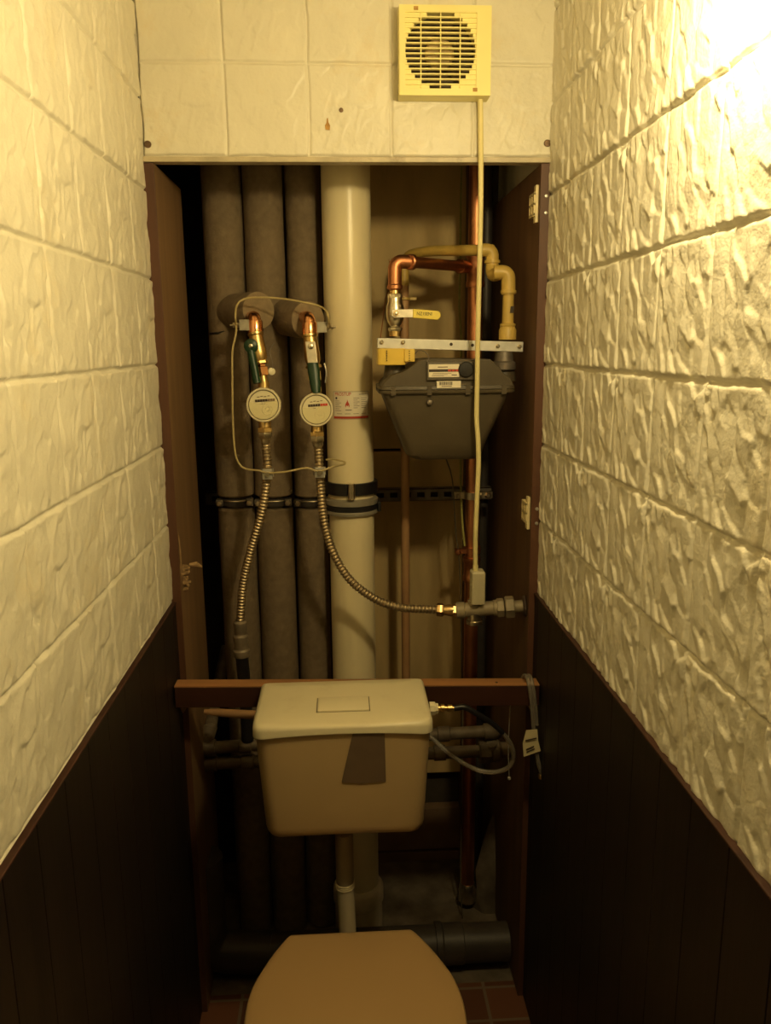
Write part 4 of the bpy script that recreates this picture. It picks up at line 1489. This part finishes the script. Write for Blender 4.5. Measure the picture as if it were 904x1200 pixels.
def cist_loop(xl, xr, yf_, yr, r, z, bow=0., arch=0., n=7, m_=14):
    """rounded rectangle, front edge bowed by bow, raised in the middle by arch"""
    out = []

    def ptt(x, y):
        f = (x - xl) / (xr - xl) * 2 - 1
        k = max(0, 1 - ((y - yf_) / (yr - yf_)))
        return Vector((x, y - bow * (1 - f * f) * k, z + arch * (1 - f * f) * k))
    for k in range(n + 1):
        g = math.radians(180 + 90 * k / n)
        out.append(ptt(xl + r + r * math.cos(g), yf_ + r + r * math.sin(g)))
    for k in range(1, m_):
        out.append(ptt(xl + r + (xr - xl - 2 * r) * k / m_, yf_))
    for k in range(n + 1):
        g = math.radians(270 + 90 * k / n)
        out.append(ptt(xr - r + r * math.cos(g), yf_ + r + r * math.sin(g)))
    for k in range(n + 1):
        g = math.radians(0 + 90 * k / n)
        out.append(ptt(xr - .006 + .006 * math.cos(g), yr - .006 + .006 * math.sin(g)))
    for k in range(n + 1):
        g = math.radians(90 + 90 * k / n)
        out.append(ptt(xl + .006 + .006 * math.cos(g), yr - .006 + .006 * math.sin(g)))
    return out


# lid
A_ = .011
loops = [cist_loop(xa2 + .006, xb2 - .006, yfc + .006, yb_, .022, zsk - .003, .006, A_),
         cist_loop(xa2, xb2, yfc, yb_, .024, zsk - .001, .006, A_),
         cist_loop(xa2, xb2, yfc, yb_, .024, zl - .014, .006, A_ * .6),
         cist_loop(xa2 + .0012, xb2 - .0012, yfc + .0015, yb_, .024, zl - .007, .006, A_ * .3),
         cist_loop(xa2 + .005, xb2 - .005, yfc + .0055, yb_ - .001, .024, zl - .002, .006, 0),
         cist_loop(xa2 + .011, xb2 - .011, yfc + .012, yb_ - .004, .022, zl, .006, 0),
         cist_loop(xa2 + .06, xb2 - .06, yfc + .06, yb_ - .03, .02, zl + .0005, 0, 0)]
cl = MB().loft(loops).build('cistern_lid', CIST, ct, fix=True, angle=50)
a, b_ = atz(373, 819, zl), atz(433, 833, zl)
mb = MB().loft([rrect(a.x, b_.x, b_.y, a.y, .003, zl - .004), rrect(a.x, b_.x, b_.y, a.y, .003, zl + .003), rrect(a.x + .002, b_.x - .002, b_.y + .002, a.y - .002, .003, zl + .0042)])
mb.build('flush_button', CIST, cl, fix=True)
mb = MB()
for x0, x1, y0, y1 in ((a.x - .002, a.x, b_.y - .002, a.y + .002), (b_.x, b_.x + .002, b_.y - .002, a.y + .002), (a.x - .002, b_.x + .002, a.y, a.y + .002), (a.x - .002, b_.x + .002, b_.y - .002, b_.y)):
    mb.box((x0, y0, zl - .002), (x1, y1, zl + .0007))
mb.build('button_seam', GROOVE, cl)
# body
zb0 = at(404, 982, yfc + .03).z
ba0, bb0 = at(312, 975, yfc + .025).x, at(497.5, 975, yfc + .025).x
ba1, bb1 = at(297.5, 862, yfc + .007).x, at(506, 860, yfc + .007).x
loops = []
for f, ins in ((0, .03), (.012, .014), (.035, .005), (.07, .0015), (.12, 0), (.4, 0), (.7, 0), (1, 0)):
    z = zb0 + (zsk - zb0) * f
    xl_, xr_ = ba0 + (ba1 - ba0) * f, bb0 + (bb1 - bb0) * f
    yf_ = yfc + .025 + (.007 - .025) * f
    loops.append(cist_loop(xl_ + ins, xr_ - ins, yf_ + ins, yb_ - .002 - ins * .6, .026, z, .007, .006 * (1 - f) + A_ * f))
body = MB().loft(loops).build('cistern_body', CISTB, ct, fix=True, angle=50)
# tape on the front
pts = [(414, 857.5), (451, 857.5), (452.5, 916), (440, 917), (424, 918.5), (400.5, 917)]
front = []
for px, py in pts:
    q = at(px, py, yfc)
    f = (q.z - zb0) / (zsk - zb0)
    xl_, xr_ = ba0 + (ba1 - ba0) * f, bb0 + (bb1 - bb0) * f
    fx = (q.x - xl_) / (xr_ - xl_) * 2 - 1
    y = yfc + .025 + (.007 - .025) * f - .007 * (1 - fx * fx) - .0016
    front.append(at(px, py, y))
MB().prism(front, (0, .0012, 0)).build('tape', TAPE, body)
# inlet on the right side
ip = at(508, 830, 1.50)
inl = MB().lathe(ip + Vector((-.008, 0, 0)), (1, 0, -.04), [(.014, 0), (.014, .011), (.011, .012), (.011, .017)], 8).build('inlet_nut', CIST, ct)
rf = .0075
MB().lathe(ip + Vector((.008, 0, 0)), (1, 0, -.04), [(.006, 0), (.0062, .006), (.0085, .007), (.0085, .014), (.0055, .015), (.0055, .02), (.0075, .021), (.0075, .030), (.005, .031), (.005, .034)], 12).build('inlet_fitting', BRASS, ct)
# flush pipe
q0, q1, q2 = at(403.5, 975, 1.515), at(404.5, 1034, 1.52), at(408.5, 1110, 1.53)
fp = thing('flush_pipe', 'white flush pipe running from under the cistern down to the toilet', 'pipe', q2)
rp_ = rpx(10.4, q1)
MB().tube([q0, q1], rp_, 28).build('upper_tube', mat('grey flush tube', (.42, .34, .22), .45, var=.05), fp)
d = (q2 - q1).normalized()
zend = .25
k = (q1.z - zend) / (q1.z - q2.z)
MB().tube([q1, q1.lerp(q2, k)], rp_ * 1.0, 28).build('lower_tube', BOWLM, fp)
mb = MB()
for k in range(3):
    mb.ring(q1 + d * (-.002 + k * .005), d, rp_ * 1.02, .0018, 28, 8)
mb.build('ribbed_seal', PVC, fp)
zend_p = q1.lerp(q2, (q1.z - zend) / (q1.z - q2.z))

# --------------------------------------------------------------- toilet
ZL = .452
tl_ = thing('toilet', 'toilet with a closed beige lid in the foreground', 'toilet', (0, 1.2, 0))
ra, rb_ = atz(343, 1096, ZL), atz(479, 1086, ZL)
yrear = (ra.y + rb_.y) / 2
cxl = atz(417, 1200, ZL).x
outl = []
# half width by distance from the rear edge
shape = [(0, .117), (.003, .121), (.012, .128), (.045, .1475), (.08, .164), (.12, .180), (.16, .1885), (.20, .1905), (.25, .187), (.3, .174), (.35, .149), (.39, .115), (.415, .075), (.427, .03)]
cxr = (ra.x + rb_.x) / 2


def lid_loop(k, z, grow=0.):
    L1 = []
    R1 = []
    for t_, hw in shape:
        f = min(1, t_ / .2)
        cx = cxr + (cxl - cxr) * f
        hw2 = (hw + grow) * k
        t2 = .2 + (t_ - .2) * k * (1 + grow * 4)
        L1.append(Vector((cx - hw2, yrear - t2, z)))
        R1.append(Vector((cx + hw2, yrear - t2, z)))
    return L1 + R1[::-1]


def dense(loop, m_=3):
    out = []
    n = len(loop)
    for i in range(n):
        a, b_, c, d = loop[i - 1], loop[i], loop[(i + 1) % n], loop[(i + 2) % n]
        rear = i in (n - 2, n - 1, 0)
        for k in range(m_):
            t = k / m_
            if rear:
                out.append(b_.lerp(c, t))
            else:
                out.append(.5 * ((2 * b_) + (c - a) * t + (2 * a - 5 * b_ + 4 * c - d) * t * t + (3 * b_ - a - 3 * c + d) * t ** 3))
    return out


lp = [(.985, -.018), (.998, -.016), (1., -.012), (1., -.006), (.992, -.0018), (.975, .0), (.93, .0015), (.7, .004), (.35, .0055)]
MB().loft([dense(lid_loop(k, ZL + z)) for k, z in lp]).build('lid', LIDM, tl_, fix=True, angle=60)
lp = [(.985, -.040), (1., -.036), (1.005, -.03), (1., -.022), (.985, -.0195), (.9, -.019)]
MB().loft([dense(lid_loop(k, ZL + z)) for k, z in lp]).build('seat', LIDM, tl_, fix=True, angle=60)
mb = MB()
for s in (-1, 1):
    x = cxr + s * .08
    mb = MB()
    mb.lathe((x - .02, yrear - .016, ZL - .03), (1, 0, 0), [(.009, 0), (.011, .002), (.011, .038), (.009, .04)], 16)
    mb.box((x - .008, yrear - .03, ZL - .036), (x + .008, yrear - .01, ZL - .018))
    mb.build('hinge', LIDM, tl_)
zb_ = ZL - .040
lp = [(.52, 0.), (.55, .03), (.5, .08), (.46, .14), (.5, .2), (.68, .27), (.86, .33), (.95, .37), (.97, zb_ - .004), (.95, zb_)]
mb = MB().loft([dense(lid_loop(k, z)) for k, z in lp])
bowl = mb.build('bowl', BOWLM, tl_, fix=True, angle=60)
# rear deck of the bowl with the inlet
mb = MB().loft([rrect(cxr - w, cxr + w, yrear - .14, zend_p.y + .045 - i_, .03, z) for w, z, i_ in ((.07, 0, .05), (.07, .1, .04), (.085, .17, .02), (.09, .2, 0), (.09, .235, 0), (.08, .245, .006))])
mb.build('rear_deck', BOWLM, tl_, fix=True)
mb = MB().lathe((zend_p.x, zend_p.y, .236), (0, 0, 1), [(.032, 0), (.032, .012), (.028, .02), (.024, .022)], 24)
mb.build('inlet_seal', RUBBER, tl_)

# ------------------------------------------------------ pipes low in the shaft
YQ = 1.845
low = []
for (a, b_, rp, lab) in (((236, 877), (572, 857), 8.6, 'upper of two old grey pipes crossing behind the cistern'), ((240, 895), (566, 880), 8.6, 'lower of two old grey pipes crossing behind the cistern')):
    A, B = at(*a, YQ), at(*b_, YQ)
    t = thing('old_water_pipe', lab, 'pipe', (A + B) / 2, 'old grey pipes behind the cistern')
    r = rpx(rp, A)
    MB().tube([A, B], r * .85, 18).build('tube', GALV, t)
    d = (B - A).normalized()
    for f in (.0, .13, .82):
        if f or a[1] == 895:
            MB().lathe(A + (B - A) * f, d, [(r * .9, 0), (r * 1.05, .002), (r * 1.05, .03), (r * .9, .032)], 18).build('coupling', GALV, t)
    low.append((t, A, B, d, r))
t, A, B, d, r = low[0]
top = at(266, 758, 2.085)
MB().tube([A + Vector((.006, 0, 0)), at(247, 852, 1.865), at(252, 822, 1.99), top], r * .85, 16).build('rising_tube', GALV, t)
MB().tube(round_path([A + d * .035, A + Vector((.004, 0, 0)), at(246, 850, 1.868)], .02, 8), r * 1.12, 18).build('elbow', GALV, t)
# right hand fittings
t, A, B, d, r = low[1]
mb = MB()
nut(mb, B - d * .01, d, r * 1.7, .03)
mb.lathe(B + d * .018, d, [(r * 1.2, 0), (r * 1.55, .004), (r * 1.6, .02), (r * 1.1, .028), (r * 1.0, .07)], 18)
p = B + d * .02
mb.lathe(p, (0, -.5, 1), [(r, 0), (r, .02), (r * .7, .03)], 10)
mb.build('union', GALV, t)
t, A, B, d, r = low[0]
MB().tube(round_path([B - d * .01, B + d * .01, B + d * .012 + Vector((.01, .03, -.02))], .012, 6), r * 1.1, 16).build('elbow', GALV, t)
# tan pipe under the batten at left
A, B = at(240, 834, 1.77), at(300, 838, 1.74)
o = MB().tube([A, A.lerp(B, .3), B], [.006, .0095, .0105], 14)
tag(o.build('tan_pipe', TANSHADE), 'short tan pipe end just below the batten left of the cistern', 'pipe')
# large drain pipe
YD = 1.845
A, B = at(262, 1128, 1.78), at(600, 1120, 1.78)
zd = .062
dp = thing('drain_pipe', 'large dark grey drain pipe lying across the shaft floor', 'pipe', (0, 1.80, -.004))
xa_, xb_ = atz(262, 1128, zd).x, XR - .024
yy = 1.80
MB().tube(round_path([(xa_ - .045, yy + .015, .33), (xa_ - .045, yy + .01, zd), (xa_ + .12, yy, zd)], .07, 12), .05, 28).build('elbow', PVCG, dp)
MB().tube([(xa_ + .10, yy, zd), (xb_, yy, zd)], .047, 28).build('tube', PVCG, dp)
xm = atz(512, 1118, zd).x
MB().lathe((xm, yy, zd), (1, 0, 0), [(.047, 0), (.054, .001), (.054, .016), (.05, .02), (.05, .07), (.047, .072)], 28).build('socket', PVCG, dp)
# a bag-like lump of plaster at the foot of the conduit
mb = MB()
c = atz(575, 1080, .12)
c = Vector((at(578, 1040, 2.02).x, 2.02, 0))
loops = []
for z, rr in ((-.004, .062), (.06, .056), (.12, .045), (.18, .03), (.24, .02), (.28, .008)):
    loops.append([c + Vector((math.cos(g) * rr * (1 + .25 * math.sin(3 * g + z * 30)), math.sin(g) * rr * .7 * (1 + .2 * math.cos(2 * g + z * 20)), z)) for g in [2 * math.pi * i / 18 for i in range(18)]])
mb.loft(loops)
tag(mb.build('mortar_lump', CONCL, fix=True), 'rough grey mortar lump around the conduit foot right of the copper riser', 'mortar')

# --------------------------------------------------------------- clear hoses
hc = thing('clear_hose', 'clear plastic hose looping from the cistern inlet and back behind it', 'hose', at(560, 903, 1.53))
s = ip + Vector((.042, 0, -.0015))
pts = [s, at(545, 829, 1.5), at(560, 837, 1.5), at(580, 850, 1.505), at(597, 869, 1.51), at(602, 887, 1.52), at(595, 900, 1.53), at(575, 905, 1.54), at(552, 899, 1.555), at(528, 884, 1.595), at(507, 865, 1.62), at(497, 857, 1.635)]
P = smooth_path(pts, .004)
MB().tube(P[6:], .0046, 14).build('tube', CLEAR, hc)
MB().tube(P[:30], [.0062 - .00003 * k for k in range(30)], 12).build('black_sleeve', RUBBER, hc)
hd = thing('draped_hose', 'clear hose end with a paper tag draped over the batten at right', 'hose', at(634, 911, 1.59))
pts = [at(608, 812, 1.665), at(611, 799, 1.65), at(615, 791.5, 1.632), at(618.5, 795, 1.612), at(621, 806, 1.598), at(623.5, 825, 1.594), at(625.5, 850, 1.592), at(628, 872, 1.59), at(631, 892, 1.588), at(635, 908, 1.588)]
MB().tube(smooth_path(pts, .004), .0046, 12).build('tube', CLEAR, hd)
pts2 = [p + Vector((.0075, -.001, .001)) for p in pts[:-3]]
MB().tube(smooth_path(pts2, .004), .0036, 12).build('tube', CLEAR, hd)
MB().lathe(at(635, 912, 1.588), (-.15, 0, 1), [(.004, 0), (.0068, .001), (.0068, .008), (.005, .011)], 14).build('metal_end', BRASS, hd)
q = [at(617, 856, 1.582), at(630, 855, 1.582), at(631, 868, 1.58), at(634, 880, 1.578), at(614, 887, 1.577), at(613, 871, 1.579)]
tg = MB().prism(q, (0, .0012, 0)).build('tag', TAGM, hd)
mb = MB()
for (x0, y0, x1, y1) in ((617, 878.5, 626, 874.5), (617.5, 881.5, 627, 877.5), (616, 868, 629, 865)):
    a, b_ = at(x0, y0, 1.5765), at(x1, y1, 1.5765)
    mb.obox((a + b_) / 2, (b_ - a) / 2, (0, 0, .0012), (0, .0006, 0))
mb.build('tag_writing', INK, tg)

# ------------------------------------------------------------------- light
ld = bpy.data.lights.new('lamp', 'POINT')
ld.energy = 17.6
ld.color = (1, .785, .37)
ld.shadow_soft_size = .04
lo = bpy.data.objects.new('lamp', ld)
lo.location = (.33, .82, 1.985)
COL.objects.link(lo)

w = bpy.data.worlds.new('world')
SC.world = w
w.use_nodes = True
w.node_tree.nodes['Background'].inputs[0].default_value = (.0, .0, .0, 1)

for o in bpy.data.objects:
    if '_o' in o:
        del o['_o']
SC.view_settings.view_transform = 'Standard'
SC.view_settings.look = 'None'
SC.view_settings.exposure = 0
SC.view_settings.gamma = 1
SC.view_settings.use_curve_mapping = False
SC.cycles.max_bounces = 8
SC.cycles.diffuse_bounces = 5
SC.cycles.transmission_bounces = 6
